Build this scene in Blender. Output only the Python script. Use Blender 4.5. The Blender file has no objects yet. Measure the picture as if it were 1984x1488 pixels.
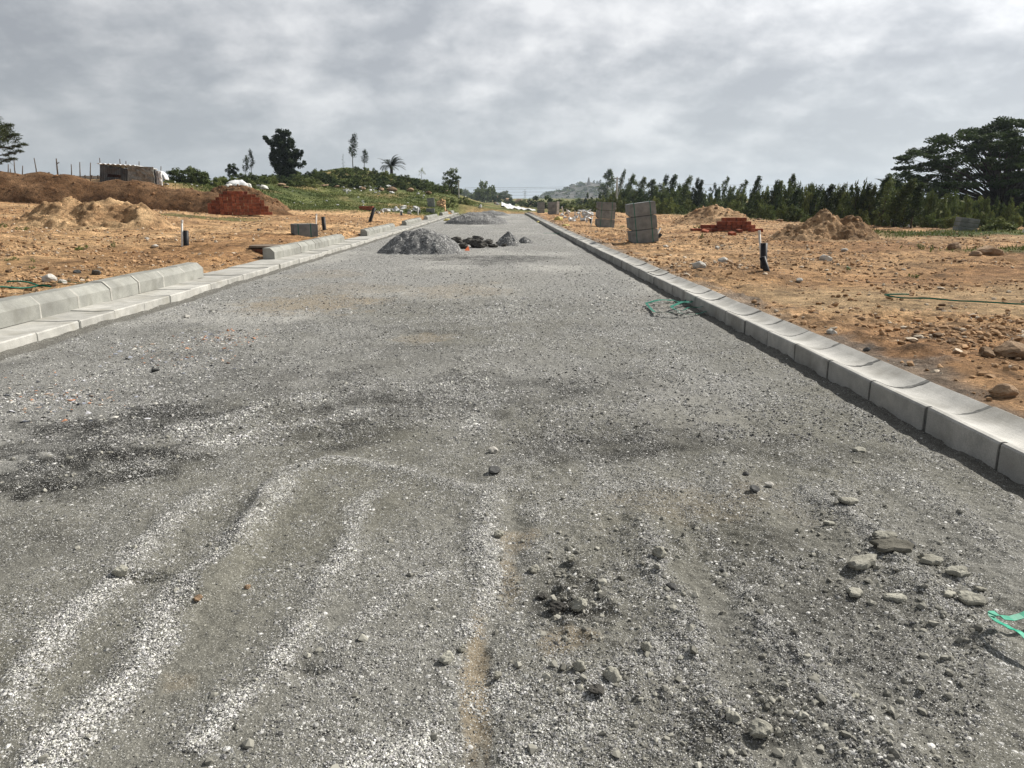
import bpy, math, random
import numpy as np, time
_T0 = time.time()
def tick(n): print('TICK', n, round(time.time() - _T0, 1))
from mathutils import Vector, Matrix, Euler
R = math.radians
rng = np.random.default_rng(7)
random.seed(7)
sc = bpy.context.scene
COL = sc.collection

# ------------------------------------------------------------------ camera
F, CX, CY, CAMH = 1490.0, 992.0, 744.0, 1.15
cd = bpy.data.cameras.new('camera'); cam = bpy.data.objects.new('camera', cd); COL.objects.link(cam)
cd.sensor_width = 36; cd.lens = F / 1984 * 36; cd.clip_start = 0.05; cd.clip_end = 8000
cam.location = (0, 0, CAMH); cam.rotation_euler = (R(90 - 13.29), 0, R(-.823)); sc.camera = cam
CM = np.array(cam.rotation_euler.to_matrix())
O = np.array([0, 0, CAMH])
def ray(px, py):
    return CM @ np.array([(px - CX) / F, (CY - py) / F, -1.0])
def depth(p):
    return -float((CM.T @ (np.array(p) - O))[2])

# ------------------------------------------------------------------ noise
def _h(ix, iy, seed):
    n = (ix.astype(np.int64) * 374761393 + iy.astype(np.int64) * 668265263 + seed * 974711) & 0xffffffff
    n = ((n ^ (n >> 13)) * 1274126177) & 0xffffffff
    n = ((n ^ (n >> 16)) * 2246822519) & 0xffffffff
    return ((n ^ (n >> 15)) & 0xffffff) / float(0xffffff)
def vn(x, y, seed=0):
    x = np.asarray(x, float); y = np.asarray(y, float)
    xi = np.floor(x); yi = np.floor(y); fx = x - xi; fy = y - yi
    fx = fx * fx * (3 - 2 * fx); fy = fy * fy * (3 - 2 * fy)
    a = _h(xi, yi, seed); b = _h(xi + 1, yi, seed); c = _h(xi, yi + 1, seed); d = _h(xi + 1, yi + 1, seed)
    return (a + (b - a) * fx) * (1 - fy) + (c + (d - c) * fx) * fy - .5
def fbm(x, y, o=4, seed=0, g=.5):
    s = 0; a = 1.0
    for i in range(o):
        s = s + a * vn(x * 2 ** i + 17.3 * i, y * 2 ** i - 9.1 * i, seed + i); a *= g
    return s
def ss(a, b, t):
    t = np.clip((np.asarray(t, float) - a) / (b - a), 0, 1); return t * t * (3 - 2 * t)

# ------------------------------------------------------------------ mesh helpers
def link(o, parent=None):
    COL.objects.link(o)
    if parent is not None: o.parent = parent
    return o
def fastmesh(name, V, Fq, col=None, mat=None, smooth=True, dens=None):
    V = np.asarray(V, np.float32); Fq = np.asarray(Fq, np.int32); n, k = Fq.shape
    me = bpy.data.meshes.new(name)
    me.vertices.add(len(V)); me.vertices.foreach_set('co', V.ravel())
    me.loops.add(n * k); me.loops.foreach_set('vertex_index', Fq.ravel())
    me.polygons.add(n); me.polygons.foreach_set('loop_start', np.arange(0, n * k, k, dtype=np.int32))
    me.polygons.foreach_set('loop_total', np.full(n, k, np.int32))
    me.polygons.foreach_set('use_smooth', np.full(n, smooth))
    if col is not None:
        c = np.ones((len(V), 4), np.float32); c[:, :3] = col
        me.color_attributes.new('col', 'FLOAT_COLOR', 'POINT').data.foreach_set('color', c.ravel())
    if dens is not None:
        me.attributes.new('dens', 'FLOAT', 'POINT').data.foreach_set('value', np.asarray(dens, np.float32).ravel())
    if mat: me.materials.append(mat)
    me.update(calc_edges=True); me.validate()
    return me
class MB:
    def __init__(s): s.v = []; s.f = []
    def add(s, V, Fs):
        o = len(s.v); s.v += [tuple(map(float, p)) for p in V]; s.f += [tuple(i + o for i in f) for f in Fs]; return s
    def box(s, cx, cy, cz, sx, sy, sz, rz=0, M=None):
        P = [(x * sx / 2, y * sy / 2, z * sz / 2) for z in (-1, 1) for y in (-1, 1) for x in (-1, 1)]
        c, sn = math.cos(rz), math.sin(rz)
        P = [(cx + x * c - y * sn, cy + x * sn + y * c, cz + z) for x, y, z in P]
        if M is not None: P = [tuple(M @ Vector(p)) for p in P]
        return s.add(P, [(0, 2, 3, 1), (4, 5, 7, 6), (0, 1, 5, 4), (2, 6, 7, 3), (0, 4, 6, 2), (1, 3, 7, 5)])
    def prism(s, prof, y0, y1):            # profile in x,z (counter-clockwise seen from -y), extruded in y
        n = len(prof); V = [(x, y0, z) for x, z in prof] + [(x, y1, z) for x, z in prof]
        Fs = [tuple(range(n))] + [tuple(range(2 * n - 1, n - 1, -1))]
        Fs += [(i, i + n, (i + 1) % n + n, (i + 1) % n) for i in range(n)]
        return s.add(V, Fs)
    def tube(s, pts, rad, n=7, cap=True):
        pts = [Vector(p) for p in pts]
        if not hasattr(rad, '__len__'): rad = [rad] * len(pts)
        V = []; Fs = []
        for i, p in enumerate(pts):
            d = (pts[min(i + 1, len(pts) - 1)] - pts[max(i - 1, 0)]).normalized()
            a = d.orthogonal().normalized() if abs(d.z) > .9 else d.cross(Vector((0, 0, 1))).normalized()
            b = d.cross(a)
            V += [p + (a * math.cos(t) + b * math.sin(t)) * rad[i] for t in [2 * math.pi * k / n for k in range(n)]]
        for i in range(len(pts) - 1):
            Fs += [(i * n + k, i * n + (k + 1) % n, (i + 1) * n + (k + 1) % n, (i + 1) * n + k) for k in range(n)]
        if cap: Fs += [tuple(range(n - 1, -1, -1)), tuple(range(len(V) - n, len(V)))]
        return s.add(V, Fs)
    def mesh(s, name, mat, smooth=False, bevel=0):
        me = bpy.data.meshes.new(name); me.from_pydata(s.v, [], s.f)
        if bevel:
            import bmesh
            bm = bmesh.new(); bm.from_mesh(me)
            bmesh.ops.recalc_face_normals(bm, faces=bm.faces)
            bmesh.ops.bevel(bm, geom=[e for e in bm.edges if len(e.link_faces) == 2 and e.calc_face_angle(0) > .6], offset=bevel, segments=2, affect='EDGES', profile=.5)
            bm.to_mesh(me); bm.free()
        else:
            import bmesh
            bm = bmesh.new(); bm.from_mesh(me); bmesh.ops.recalc_face_normals(bm, faces=bm.faces); bm.to_mesh(me); bm.free()
        if smooth: me.polygons.foreach_set('use_smooth', [True] * len(me.polygons))
        me.materials.append(mat); me.update(); return me
def ob(name, me, loc=(0, 0, 0), rot=(0, 0, 0), scale=1, parent=None):
    o = bpy.data.objects.new(name, me); o.location = loc; o.rotation_euler = rot
    o.scale = scale if hasattr(scale, '__len__') else (scale,) * 3
    return link(o, parent)
def tag(o, label, cat, group=None):
    o['label'] = label; o['category'] = cat
    if group: o['group'] = group
    return o
def struct(o): o['kind'] = 'structure'; return o
def stuff(o, label, cat): o['kind'] = 'stuff'; o['label'] = label; o['category'] = cat; return o
def empty(name, loc, rz=0, label=None, cat=None, group=None, scale=1):
    o = ob(name, None, loc, (0, 0, rz), scale); o.empty_display_size = .1
    return tag(o, label, cat, group)

# ------------------------------------------------------------------ materials
def newmat(name):
    m = bpy.data.materials.new(name); m.use_nodes = True; nt = m.node_tree
    b = nt.nodes['Principled BSDF']; b.inputs['Specular IOR Level'].default_value = .2
    return m, nt, b
def N(nt, t, **kw):
    n = nt.nodes.new(t)
    for k, v in kw.items():
        if k in n.inputs: n.inputs[k].default_value = v
        else: setattr(n, k, v)
    return n
def mixc(nt, a, b, fac, mode='MIX'):
    n = nt.nodes.new('ShaderNodeMix'); n.data_type = 'RGBA'; n.blend_type = mode
    for s, v in ((6, a), (7, b), (0, fac)):
        if hasattr(v, 'is_linked'): nt.links.new(v, n.inputs[s])
        elif s == 0: n.inputs[0].default_value = v
        else: n.inputs[s].default_value = (*v, 1)
    return n.outputs[2]
def ramp(nt, src, stops):
    n = nt.nodes.new('ShaderNodeValToRGB'); e = n.color_ramp.elements
    while len(e) < len(stops): e.new(.5)
    for x, (p, c) in zip(e, stops):
        x.position = p; x.color = (*c, 1) if hasattr(c, '__len__') else (c, c, c, 1)
    nt.links.new(src, n.inputs[0]); return n.outputs[0]
def math_(nt, op, a, b=None, clamp=False):
    n = nt.nodes.new('ShaderNodeMath'); n.operation = op; n.use_clamp = clamp
    for i, v in enumerate((a, b)):
        if v is None: continue
        if hasattr(v, 'is_linked'): nt.links.new(v, n.inputs[i])
        else: n.inputs[i].default_value = v
    return n.outputs[0]
def noise(nt, vec, scale, detail=5, rough=.55, dist=0):
    n = N(nt, 'ShaderNodeTexNoise', Scale=scale, Detail=detail, Roughness=rough, Distortion=dist)
    nt.links.new(vec, n.inputs['Vector']); return n.outputs['Fac']
def bump(nt, b, h, strength, dist):
    n = N(nt, 'ShaderNodeBump', Strength=strength, Distance=dist)
    nt.links.new(h, n.inputs['Height'])
    if b.inputs['Normal'].is_linked: nt.links.new(b.inputs['Normal'].links[0].from_socket, n.inputs['Normal'])
    nt.links.new(n.outputs[0], b.inputs['Normal'])
def pos(nt): return N(nt, 'ShaderNodeNewGeometry').outputs['Position']
def surf(name, c1, c2, scale=6, rough=.85, fine=60, bs=.4, bd=.01, vary=.12, use_attr=False, stain=None):
    m, nt, b = newmat(name); P = pos(nt)
    n1 = noise(nt, P, scale, 6, .6)
    c = mixc(nt, c1, c2, ramp(nt, n1, [(.35, 0.), (.65, 1.)]))
    if use_attr:
        a = N(nt, 'ShaderNodeAttribute', attribute_name='col').outputs['Color']
        c = mixc(nt, a, ramp(nt, n1, [(.28, .5), (.5, .98), (.72, 1.4)]), 1, 'MULTIPLY')
    n2 = noise(nt, P, fine, 5, .65)
    c = mixc(nt, c, ramp(nt, n2, [(.3, .72), (.7, 1.25)]), .8, 'MULTIPLY')
    if stain:
        n3 = noise(nt, P, stain[0], 4, .6)
        c = mixc(nt, c, stain[1], math_(nt, 'MULTIPLY', ramp(nt, n3, [(.5, 0.), (.68, 1.)]), stain[2]))
    if vary:
        r = N(nt, 'ShaderNodeObjectInfo').outputs['Random']
        c = mixc(nt, c, ramp(nt, r, [(0, 1 - vary), (1, 1 + vary)]), 1, 'MULTIPLY')
    nt.links.new(c, b.inputs['Base Color']); b.inputs['Roughness'].default_value = rough
    bump(nt, b, n2, bs, bd)
    return m

def road_mat(name, attr=True, basecol=(.2, .195, .18), densv=.5, chip=220.0):
    m, nt, b = newmat(name); P = pos(nt)
    if attr:
        tint = N(nt, 'ShaderNodeAttribute', attribute_name='col').outputs['Color']
        dens = N(nt, 'ShaderNodeAttribute', attribute_name='dens').outputs['Fac']
    else:
        tint = N(nt, 'ShaderNodeRGB'); tint.outputs[0].default_value = (*basecol, 1); tint = tint.outputs[0]
        dens = ramp(nt, noise(nt, P, 3, 4), [(.3, densv * .6), (.7, densv * 1.4)])
    n0 = noise(nt, P, 260, 3, .7)
    c = mixc(nt, tint, ramp(nt, n0, [(.3, .55), (.7, 1.4)]), .9, 'MULTIPLY')
    n1 = noise(nt, P, 22, 5, .7)
    c = mixc(nt, c, ramp(nt, n1, [(.3, .7), (.7, 1.3)]), .8, 'MULTIPLY')
    vp = N(nt, 'ShaderNodeTexVoronoi', Scale=chip * 1.35, Randomness=1.0); nt.links.new(P, vp.inputs['Vector'])
    sq = N(nt, 'ShaderNodeSeparateColor'); nt.links.new(vp.outputs['Color'], sq.inputs[0])
    pk = math_(nt, 'MULTIPLY', math_(nt, 'GREATER_THAN', sq.outputs[0], .7), math_(nt, 'LESS_THAN', vp.outputs['Distance'], .42))
    c = mixc(nt, c, mixc(nt, c, (.42, .42, .43), 1, 'MULTIPLY'), pk)
    pw = math_(nt, 'MULTIPLY', math_(nt, 'LESS_THAN', sq.outputs[0], .16), math_(nt, 'LESS_THAN', vp.outputs['Distance'], .4))
    c = mixc(nt, c, (.46, .455, .42), pw)
    hs = []
    for sca, thr, lo, hi, dm in ((chip, 0, .05, .74, 1.0), (chip * .32, 1, .05, .66, .36)):
        v = N(nt, 'ShaderNodeTexVoronoi', Scale=sca, Randomness=1.0); nt.links.new(P, v.inputs['Vector'])
        sp = N(nt, 'ShaderNodeSeparateColor'); nt.links.new(v.outputs['Color'], sp.inputs[0])
        on = math_(nt, 'LESS_THAN', sp.outputs[0], math_(nt, 'MULTIPLY', dens, dm))
        edge = math_(nt, 'LESS_THAN', v.outputs['Distance'], math_(nt, 'ADD', math_(nt, 'MULTIPLY', sp.outputs[2], .3), .33))
        on = math_(nt, 'MULTIPLY', on, edge)
        cc = ramp(nt, sp.outputs[1], [(0, (lo, lo, lo * .97)), (.45, (lo * .5 + hi * .4, lo * .5 + hi * .4, lo * .5 + hi * .385)), (1, (hi, hi * .99, hi * .95))])
        c = mixc(nt, c, cc, on)
        hs.append(math_(nt, 'MULTIPLY', on, math_(nt, 'SUBTRACT', 1.0, v.outputs['Distance'])))
    nt.links.new(c, b.inputs['Base Color']); b.inputs['Roughness'].default_value = .9
    h = math_(nt, 'ADD', math_(nt, 'MULTIPLY', hs[0], .45), math_(nt, 'ADD', hs[1], math_(nt, 'MULTIPLY', n1, 1.3)))
    bump(nt, b, h, 1.0, .011)
    return m
M_ROAD = road_mat('crushed stone road')
M_HEAP = road_mat('grey gravel heap', False, (.15, .151, .152), .42, 60)
M_CLOD = surf('dark damp clod', (.055, .052, .047), (.1, .095, .085), 12, .9, 50, .8, .02)
M_ROCKG = surf('grey stone', (.25, .235, .2), (.45, .42, .365), 25, .9, 120, .7, .006, .25)
M_ROCKW = surf('pale stone', (.42, .4, .36), (.62, .6, .55), 25, .9, 120, .6, .006, .15)
M_SLABG = surf('dry cement crust', (.25, .24, .2), (.43, .42, .36), 14, .95, 120, .7, .006, .12)
M_DARKS = surf('dark stone', (.06, .06, .06), (.13, .13, .125), 25, .9, 120, .7, .006, .25)
M_CONC = surf('precast concrete', (.35, .345, .325), (.49, .48, .45), 5, .85, 150, .25, .003, .1, stain=(2.6, (.2, .19, .165), .6))
M_CONCL = surf('pale precast concrete', (.34, .335, .31), (.48, .47, .435), 6, .85, 150, .25, .003, .09, stain=(3.1, (.25, .235, .19), .55))
M_KERB = surf('kerb concrete', (.23, .23, .21), (.33, .33, .3), 4, .85, 150, .25, .003, .1, stain=(3.5, (.15, .145, .12), .5))
M_JOINTL = surf('pale joint mortar', (.33, .32, .29), (.45, .44, .4), 20, .95, 160, .5, .004, .05)
M_MORT = surf('joint mortar', (.09, .09, .085), (.2, .2, .19), 30, .95, 160, .6, .004, .1)
M_BLOCK = surf('grey concrete block', (.175, .185, .185), (.275, .285, .28), 4, .9, 120, .3, .004, .12, stain=(5, (.11, .11, .11), .5))
M_STRAP = surf('green plastic strap', (.0, .22, .13), (.01, .34, .21), 10, .45, 80, .05, .001, .1)
M_STRAPD = surf('dark green plastic strap', (.0, .12, .08), (.01, .17, .115), 10, .5, 80, .05, .001, .1)
M_BLACK = surf('black plastic pipe', (.012, .012, .013), (.03, .03, .032), 10, .5, 80, .05, .001, .1)
M_WHITEP = surf('white plastic pipe', (.6, .6, .57), (.75, .75, .72), 10, .45, 80, .05, .001, .05)
M_BRICK = surf('red clay brick', (.2, .058, .034), (.33, .105, .056), 9, .9, 90, .4, .004, .3)
M_BRICKD = surf('dusty brick wall', (.13, .05, .03), (.25, .12, .07), 9, .9, 60, .5, .01, .1)
M_LID = surf('weathered slab', (.16, .13, .1), (.26, .2, .15), 7, .95, 70, .5, .006, .1)
M_WOOD = surf('weathered wood', (.07, .055, .045), (.15, .12, .095), 14, .9, 60, .4, .006, .2)
M_BARK = surf('tree bark', (.035, .028, .022), (.09, .072, .055), 10, .95, 50, .6, .01, .15)
M_SHEET = surf('rusty tin sheet', (.06, .065, .07), (.13, .135, .14), 3, .7, 40, .3, .008, .05, stain=(2.5, (.1, .06, .035), .7))
M_TARP = surf('worn grey tarpaulin', (.2, .19, .165), (.33, .315, .28), 3, .85, 14, .8, .05, .05, stain=(4, (.09, .085, .08), .9))
M_WHITE = surf('white plastic sheet', (.62, .63, .64), (.8, .8, .8), 3, .6, 12, .5, .03, .05)
M_BAG = surf('woven white sack', (.5, .49, .46), (.72, .71, .68), 5, .8, 30, .6, .02, .12)
M_YELLOW = surf('yellow plastic bag', (.5, .4, .08), (.65, .58, .25), 6, .6, 30, .5, .02, .1)
M_ORANGE = surf('orange plastic scrap', (.55, .12, .04), (.65, .2, .09), 6, .5, 30, .2, .01, .1)
M_BOULD = surf('tan boulder', (.2, .13, .075), (.42, .3, .2), 4, .95, 30, .8, .03, .2)
M_SCRAP = surf('broken white concrete', (.42, .43, .43), (.68, .68, .67), 6, .85, 60, .4, .01, .2)
M_EARTH = surf('bare earth', (1, 1, 1), (1, 1, 1), 1.7, .97, 9, .9, .03, 0, use_attr=True)
M_HILL = surf('rocky hill', (.07, .08, .07), (.2, .175, .155), .035, .97, .2, .5, 2, 0)
M_TEMPLE = surf('pale temple stone', (.36, .32, .3), (.5, .46, .43), .3, .9, 2, .3, .1, 0)
M_STEEL = surf('galvanised steel', (.25, .26, .27), (.4, .41, .42), 3, .5, 40, .1, .01, .05)
M_POST = surf('concrete post', (.45, .44, .42), (.6, .59, .56), 3, .9, 40, .2, .01, .05)
# earth gets a second, finer grain
def earth_extra(m):
    nt = m.node_tree; b = nt.nodes['Principled BSDF']; P = pos(nt)
    src = b.inputs['Base Color'].links[0].from_socket
    n = noise(nt, P, 45, 6, .7); nm = noise(nt, P, 5.5, 6, .68)
    src = mixc(nt, src, ramp(nt, nm, [(.36, .42), (.46, .95), (.6, 1.2)]), .85, 'MULTIPLY')
    c = mixc(nt, src, ramp(nt, n, [(.28, .45), (.5, .95), (.72, 1.5)]), .85, 'MULTIPLY')
    v = N(nt, 'ShaderNodeTexVoronoi', Scale=26.0); nt.links.new(P, v.inputs['Vector'])
    sp = N(nt, 'ShaderNodeSeparateColor'); nt.links.new(v.outputs['Color'], sp.inputs[0])
    on = math_(nt, 'MULTIPLY', math_(nt, 'LESS_THAN', sp.outputs[0], .1), math_(nt, 'LESS_THAN', v.outputs['Distance'], .4))
    c = mixc(nt, c, mixc(nt, c, (1.5, 1.55, 1.6), 1, 'MULTIPLY'), on)
    nt.links.new(c, b.inputs['Base Color']); bump(nt, b, noise(nt, P, 14, 6, .72), 1.0, .09); bump(nt, b, n, 1.0, .03)
earth_extra(M_EARTH)
def attr_mat(name, rough=.9, trans=0., vary=.1):
    m, nt, b = newmat(name)
    c = N(nt, 'ShaderNodeAttribute', attribute_name='col').outputs['Color']
    r = N(nt, 'ShaderNodeObjectInfo').outputs['Random']
    c = mixc(nt, c, ramp(nt, r, [(0, 1 - vary), (1, 1 + vary)]), 1, 'MULTIPLY')
    nt.links.new(c, b.inputs['Base Color']); b.inputs['Roughness'].default_value = rough
    if trans:
        t = N(nt, 'ShaderNodeBsdfTranslucent'); nt.links.new(c, t.inputs[0])
        mx = N(nt, 'ShaderNodeMixShader'); mx.inputs[0].default_value = trans
        nt.links.new(b.outputs[0], mx.inputs[1]); nt.links.new(t.outputs[0], mx.inputs[2])
        nt.links.new(mx.outputs[0], nt.nodes['Material Output'].inputs[0])
    return m
M_LEAF = attr_mat('leaves', .75, .22, .25)
M_CHIP = attr_mat('stone chips')
M_GRASS = attr_mat('grass blades', .8, .25)

# ------------------------------------------------------------------ terrain
XL, XR, XRO, XLB, XLO = -3.846, 2.194, 2.55, -4.28, -4.52
ROAD_END = 72.0
def rise(y): return .13 * ss(18, 75, y)
def ter(x, y):
    x = np.asarray(x, float); y = np.asarray(y, float)
    L = np.clip(-x - 4.5, 0, 22); Rr = np.clip(x - 2.55, 0, 60)
    z = rise(y) + .09 + np.where(x < -2, .05 * L + .05 * ss(4.4, 5.2, -x), 0)
    z = z + 1.25 * ss(40, 50, y) * ss(14, 20, -x)
    m = ss(44, 88, y)
    e = m * (.25 + 1.95 * ss(-2, 12, -x)) * (1 - .8 * ss(15, 22, -x)) * (1 - .9 * ss(0, 5, x))
    z = z + e + 1.6 * np.exp(-((x + 17) / 9.5) ** 2) * ss(68, 95, y) * (1 - ss(115, 160, y))
    far = ss(120, 260, y)
    z = z * (1 - far) + far * 3.2 * ss(150, 450, y)
    off = ss(0, .5, np.maximum(-x + XLO, x - XRO))
    nz = .16 * fbm(x * .33, y * .33, 3, 11) + .07 * fbm(x * 1.1, y * 1.1, 3, 21)
    z = z + nz * off * np.where(y > 72, 1, off)
    road = (x > XLO - .01) & (x < XRO + .01) & (y < 74)
    z = np.where(road, rise(y) - .07, z)
    return z
def tz(x, y): return float(ter(np.array([x]), np.array([y]))[0])
TT = np.geomspace(1.0, 600, 5000)
def at(px, py, road=False):
    d = ray(px, py); P = O[None] + TT[:, None] * d[None]
    h = ter(P[:, 0], P[:, 1])
    if road: h = rise(P[:, 1])
    below = np.nonzero(P[:, 2] < h)[0]
    i = below[0] if len(below) else len(TT) - 1
    if i == 0: return Vector(P[0])
    a = P[i - 1, 2] - h[i - 1]; b = P[i, 2] - h[i]; t = a / (a - b) if a != b else 0
    return Vector(P[i - 1] + (P[i] - P[i - 1]) * t)
def onY(px, py, Y):
    d = ray(px, py); return Vector(O + d * (Y / d[1]))
def mpp(P): return depth(P) / F           # metres per photo pixel at P

# ground: one sheet, spacing grows with distance
def axis_y():
    y = [-3.0]
    while y[-1] < 4000:
        d = max(y[-1], 2.2); y.append(y[-1] + (.0105 * d if d < 60 else .03 * d if d < 400 else .12 * d))
    return np.array(y)
def axis_x():
    s = [0.0]
    while s[-1] < 3500:
        d = s[-1]; s.append(d + (.2 if d < 2. else .028 if d < 5.5 else .028 + (d - 5.5) * .0125 if d < 40 else d * .12))
    s = np.array(s); return np.concatenate([-s[:0:-1], s])
gy, gx = axis_y(), axis_x()
X, Y = np.meshgrid(gx, gy); X = X.ravel(); Y = Y.ravel()
Z = ter(X, Y)
off = ss(0.0, .35, np.maximum(-X + XLO, X - XRO)) * (1 - ss(70, 110, Y))
smooth = ss(7.2, 8.0, Y) * (1 - ss(9.6, 11.2, Y)) * ss(2.9, 3.4, X)       # packed sandy strip on the right
rough = np.clip(.5 + 1.6 * fbm(X * .5, Y * .5, 3, 77), .15, 1.3) * (1 - .75 * smooth)
clods = np.maximum(0, fbm(X * 4.8, Y * 4.8, 4, 31, .6) + .02)
Z = Z + off * rough * (.03 * fbm(X * 2.6, Y * 2.6, 3, 41) + .06 * clods + .055 * np.maximum(-.1, fbm(X * 9, Y * 9, 4, 51)) + .03 * np.maximum(0, fbm(X * 23, Y * 23, 2, 52)))
def lerp(a, b, t): return np.asarray(a)[None] * (1 - t[:, None]) + np.asarray(b)[None] * t[:, None]
t1 = np.clip(.5 + 1.5 * fbm(X * .35, Y * .35, 4, 61), 0, 1); t2 = np.clip(.5 + 1.8 * fbm(X * 2.1, Y * 2.1, 4, 71), 0, 1)
C = lerp((.43, .245, .12), (.70, .46, .25), t1)
C = C * (1 - .5 * t2[:, None]) + .5 * t2[:, None] * np.array((.53, .315, .145))
C = C * (1 - .35 * np.clip(clods * 4, 0, 1)[:, None])
C = np.where((X > 2)[:, None], C * np.array((1.0, 1.0, 1.02)), C)
C = C * (1 - .8 * smooth[:, None]) + .8 * smooth[:, None] * np.array((.54, .385, .22))
gk = (1 - ss(.05, .45, np.abs(X - XRO - .0) + .5 * fbm(X * 3, Y * 3, 2, 5))) * (Y < 72)       # gravel spilt behind the gutter
C = C * (1 - .6 * gk[:, None]) + .6 * gk[:, None] * np.array((.25, .24, .22))
wob = 9 * fbm(X * .12, Y * .12, 3, 91)
gl = ss(46, 51, Y + wob * .7) * ss(1.5, 4.5, -X)
gl = np.maximum(gl, ss(72, 75, Y))
gr = ss(-1, 2.5, X - (9 + (80 - Y) * .2) + wob * .3) * ss(34, 40, Y + wob * .3)
band = ss(.35, .75, np.exp(-((Y - 27.5 - .15 * (X - 16)) / 2.6) ** 2) + .5 * fbm(X * .7, Y * .7, 3, 15)) * ss(11, 14, X)
band2 = ss(.5, .8, np.exp(-((Y - 16.5) / 1.2) ** 2) + .6 * fbm(X * .7, Y * .7, 3, 16)) * ss(8.6, 10.2, X)
bandl = ss(.45, .8, np.exp(-((Y - 33 + .1 * (X + 14)) / 2.2) ** 2) + .6 * fbm(X * .6, Y * .6, 3, 18)) * ss(9, 11, -X) * (1 - ss(18, 20, -X))
g = np.clip(np.maximum.reduce([gl, gr, band, band2 * .8, bandl * .8]), 0, 1)
g = g * np.clip(1.0 + 1.1 * fbm(X * .3, Y * .3, 4, 101), .25, 1)
sandp = np.exp(-((Y - 23 - .1 * (X - 14)) / 1.6) ** 2) * ss(9, 12, X)
C = C * (1 - .75 * sandp[:, None]) + .75 * sandp[:, None] * np.array((.52, .38, .22))
t3 = np.clip(.5 + 1.6 * fbm(X * .5, Y * .5, 4, 111), 0, 1)
C = C * (1 - g[:, None]) + g[:, None] * lerp((.075, .1, .03), (.15, .17, .055), t3)
GREEN = g
nyy, nxx = len(gy), len(gx)
I = np.arange(nyy * nxx).reshape(nyy, nxx)
Q = np.stack([I[:-1, :-1], I[:-1, 1:], I[1:, 1:], I[1:, :-1]], -1).reshape(-1, 4)
struct(ob('ground', fastmesh('ground', np.stack([X, Y, Z], 1), Q, C, M_EARTH)))
print('ground verts', len(X))

tick('road')
# ------------------------------------------------------------------ road
def G(px, py): p = at(px, py, True); return (p.x, p.y)
def pl(*pts): return [G(*p) for p in pts]
STREAK = [  # pale chip streaks: polyline on the road, half width (m), strength, ridge height
    (pl((640, 898), (560, 925), (480, 1030), (385, 1115), (300, 1240), (185, 1380), (80, 1486)), .045, .95, .02),
    (pl((400, 950), (330, 1005), (255, 1090), (180, 1165), (90, 1265), (0, 1375)), .04, .9, .016),
    (pl((735, 950), (690, 985), (665, 1075), (610, 1180), (545, 1265), (490, 1330), (370, 1440)), .03, .75, .01),
    (pl((560, 905), (680, 895), (790, 910), (870, 935), (955, 955), (925, 1030), (965, 1140), (920, 1210)), .035, .8, .012),
    (pl((700, 1488), (830, 1440), (900, 1380), (960, 1330)), .05, .7, .006),
    (pl((985, 935), (1050, 1000), (1180, 940), (1320, 935)), .05, .5, .006),
    (pl((1300, 940), (1385, 1040), (1430, 1130), (1490, 1230)), .035, .55, .01),
    (pl((1560, 955), (1650, 1010), (1760, 1110), (1900, 1230), (1984, 1330)), .03, .5, .012),
    (pl((1040, 1488), (1090, 1400), (1180, 1320), (1320, 1240)), .05, .6, .006),
    (pl((1480, 1240), (1600, 1350), (1720, 1488)), .05, .5, .012),
    (pl((1240, 1010), (1280, 1110), (1330, 1230), (1400, 1370), (1440, 1488)), .035, .45, .014),
    (pl((560, 1190), (640, 1240), (740, 1170), (850, 1110)), .03, .45, .004),
    (pl((80, 910), (200, 850), (380, 830), (600, 770)), .09, .35, .01),
    (pl((250, 905), (450, 850), (700, 800)), .08, .35, .008),
    (pl((880, 800), (960, 680), (1000, 580)), .2, .28, 0),
    (pl((1300, 720), (1200, 600), (1150, 520)), .25, .3, 0),
    (pl((600, 640), (760, 630), (950, 620)), .25, .3, 0),
]
DARK = [ # darker damp patches: (px, py, rx, ry in px, strength)
    (230, 830, 200, 36, .7), (350, 800, 160, 26, .6), (200, 910, 170, 45, .7), (70, 925, 110, 50, .65), (330, 880, 160, 30, .6), (120, 870, 160, 24, .6), (40, 1040, 120, 60, .25),
    (500, 745, 260, 40, .3), (900, 760, 300, 45, .35), (1150, 850, 260, 45, .35), (650, 840, 140, 30, .35), (990, 503, 90, 8, .6), (890, 500, 100, 7, .6), (1040, 500, 60, 5, .45), (930, 509, 120, 5, .4),
    (1100, 1150, 90, 70, .4), (1450, 1050, 120, 90, .28), (1650, 1200, 180, 120, .28), (1560, 880, 150, 40, .22), (1450, 1400, 160, 70, .35), (620, 1290, 60, 30, .3), (1000, 640, 900, 15, .1)]
BROWN = [(600, 585, 130, 20, .8), (690, 560, 160, 14, .4), (880, 563, 130, 14, .5), (820, 655, 70, 12, .5), (1000, 1040, 45, 25, .5), (985, 1110, 25, 60, .55), (925, 1280, 32, 110, .75), (1080, 1245, 70, 30, .55), (640, 530, 80, 10, .35), (350, 1320, 40, 25, .3), (1250, 590, 120, 20, .25), (1350, 975, 220, 45, .25)]
def segd(x, y, P, reach=.6):
    full = np.full(x.shape, 1e3); A_ = np.array(P)
    m_ = (x > A_[:, 0].min() - reach) & (x < A_[:, 0].max() + reach) & (y > A_[:, 1].min() - reach) & (y < A_[:, 1].max() + reach)
    if not m_.any(): return full
    x = x[m_]; y = y[m_]; best = np.full(x.shape, 1e3)
    for (ax, ay), (bx, by) in zip(P[:-1], P[1:]):
        vx, vy = bx - ax, by - ay; L2 = vx * vx + vy * vy + 1e-9
        t = np.clip(((x - ax) * vx + (y - ay) * vy) / L2, 0, 1)
        best = np.minimum(best, np.hypot(x - ax - t * vx, y - ay - t * vy))
    full[m_] = best
    return full
_BC = {}
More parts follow.
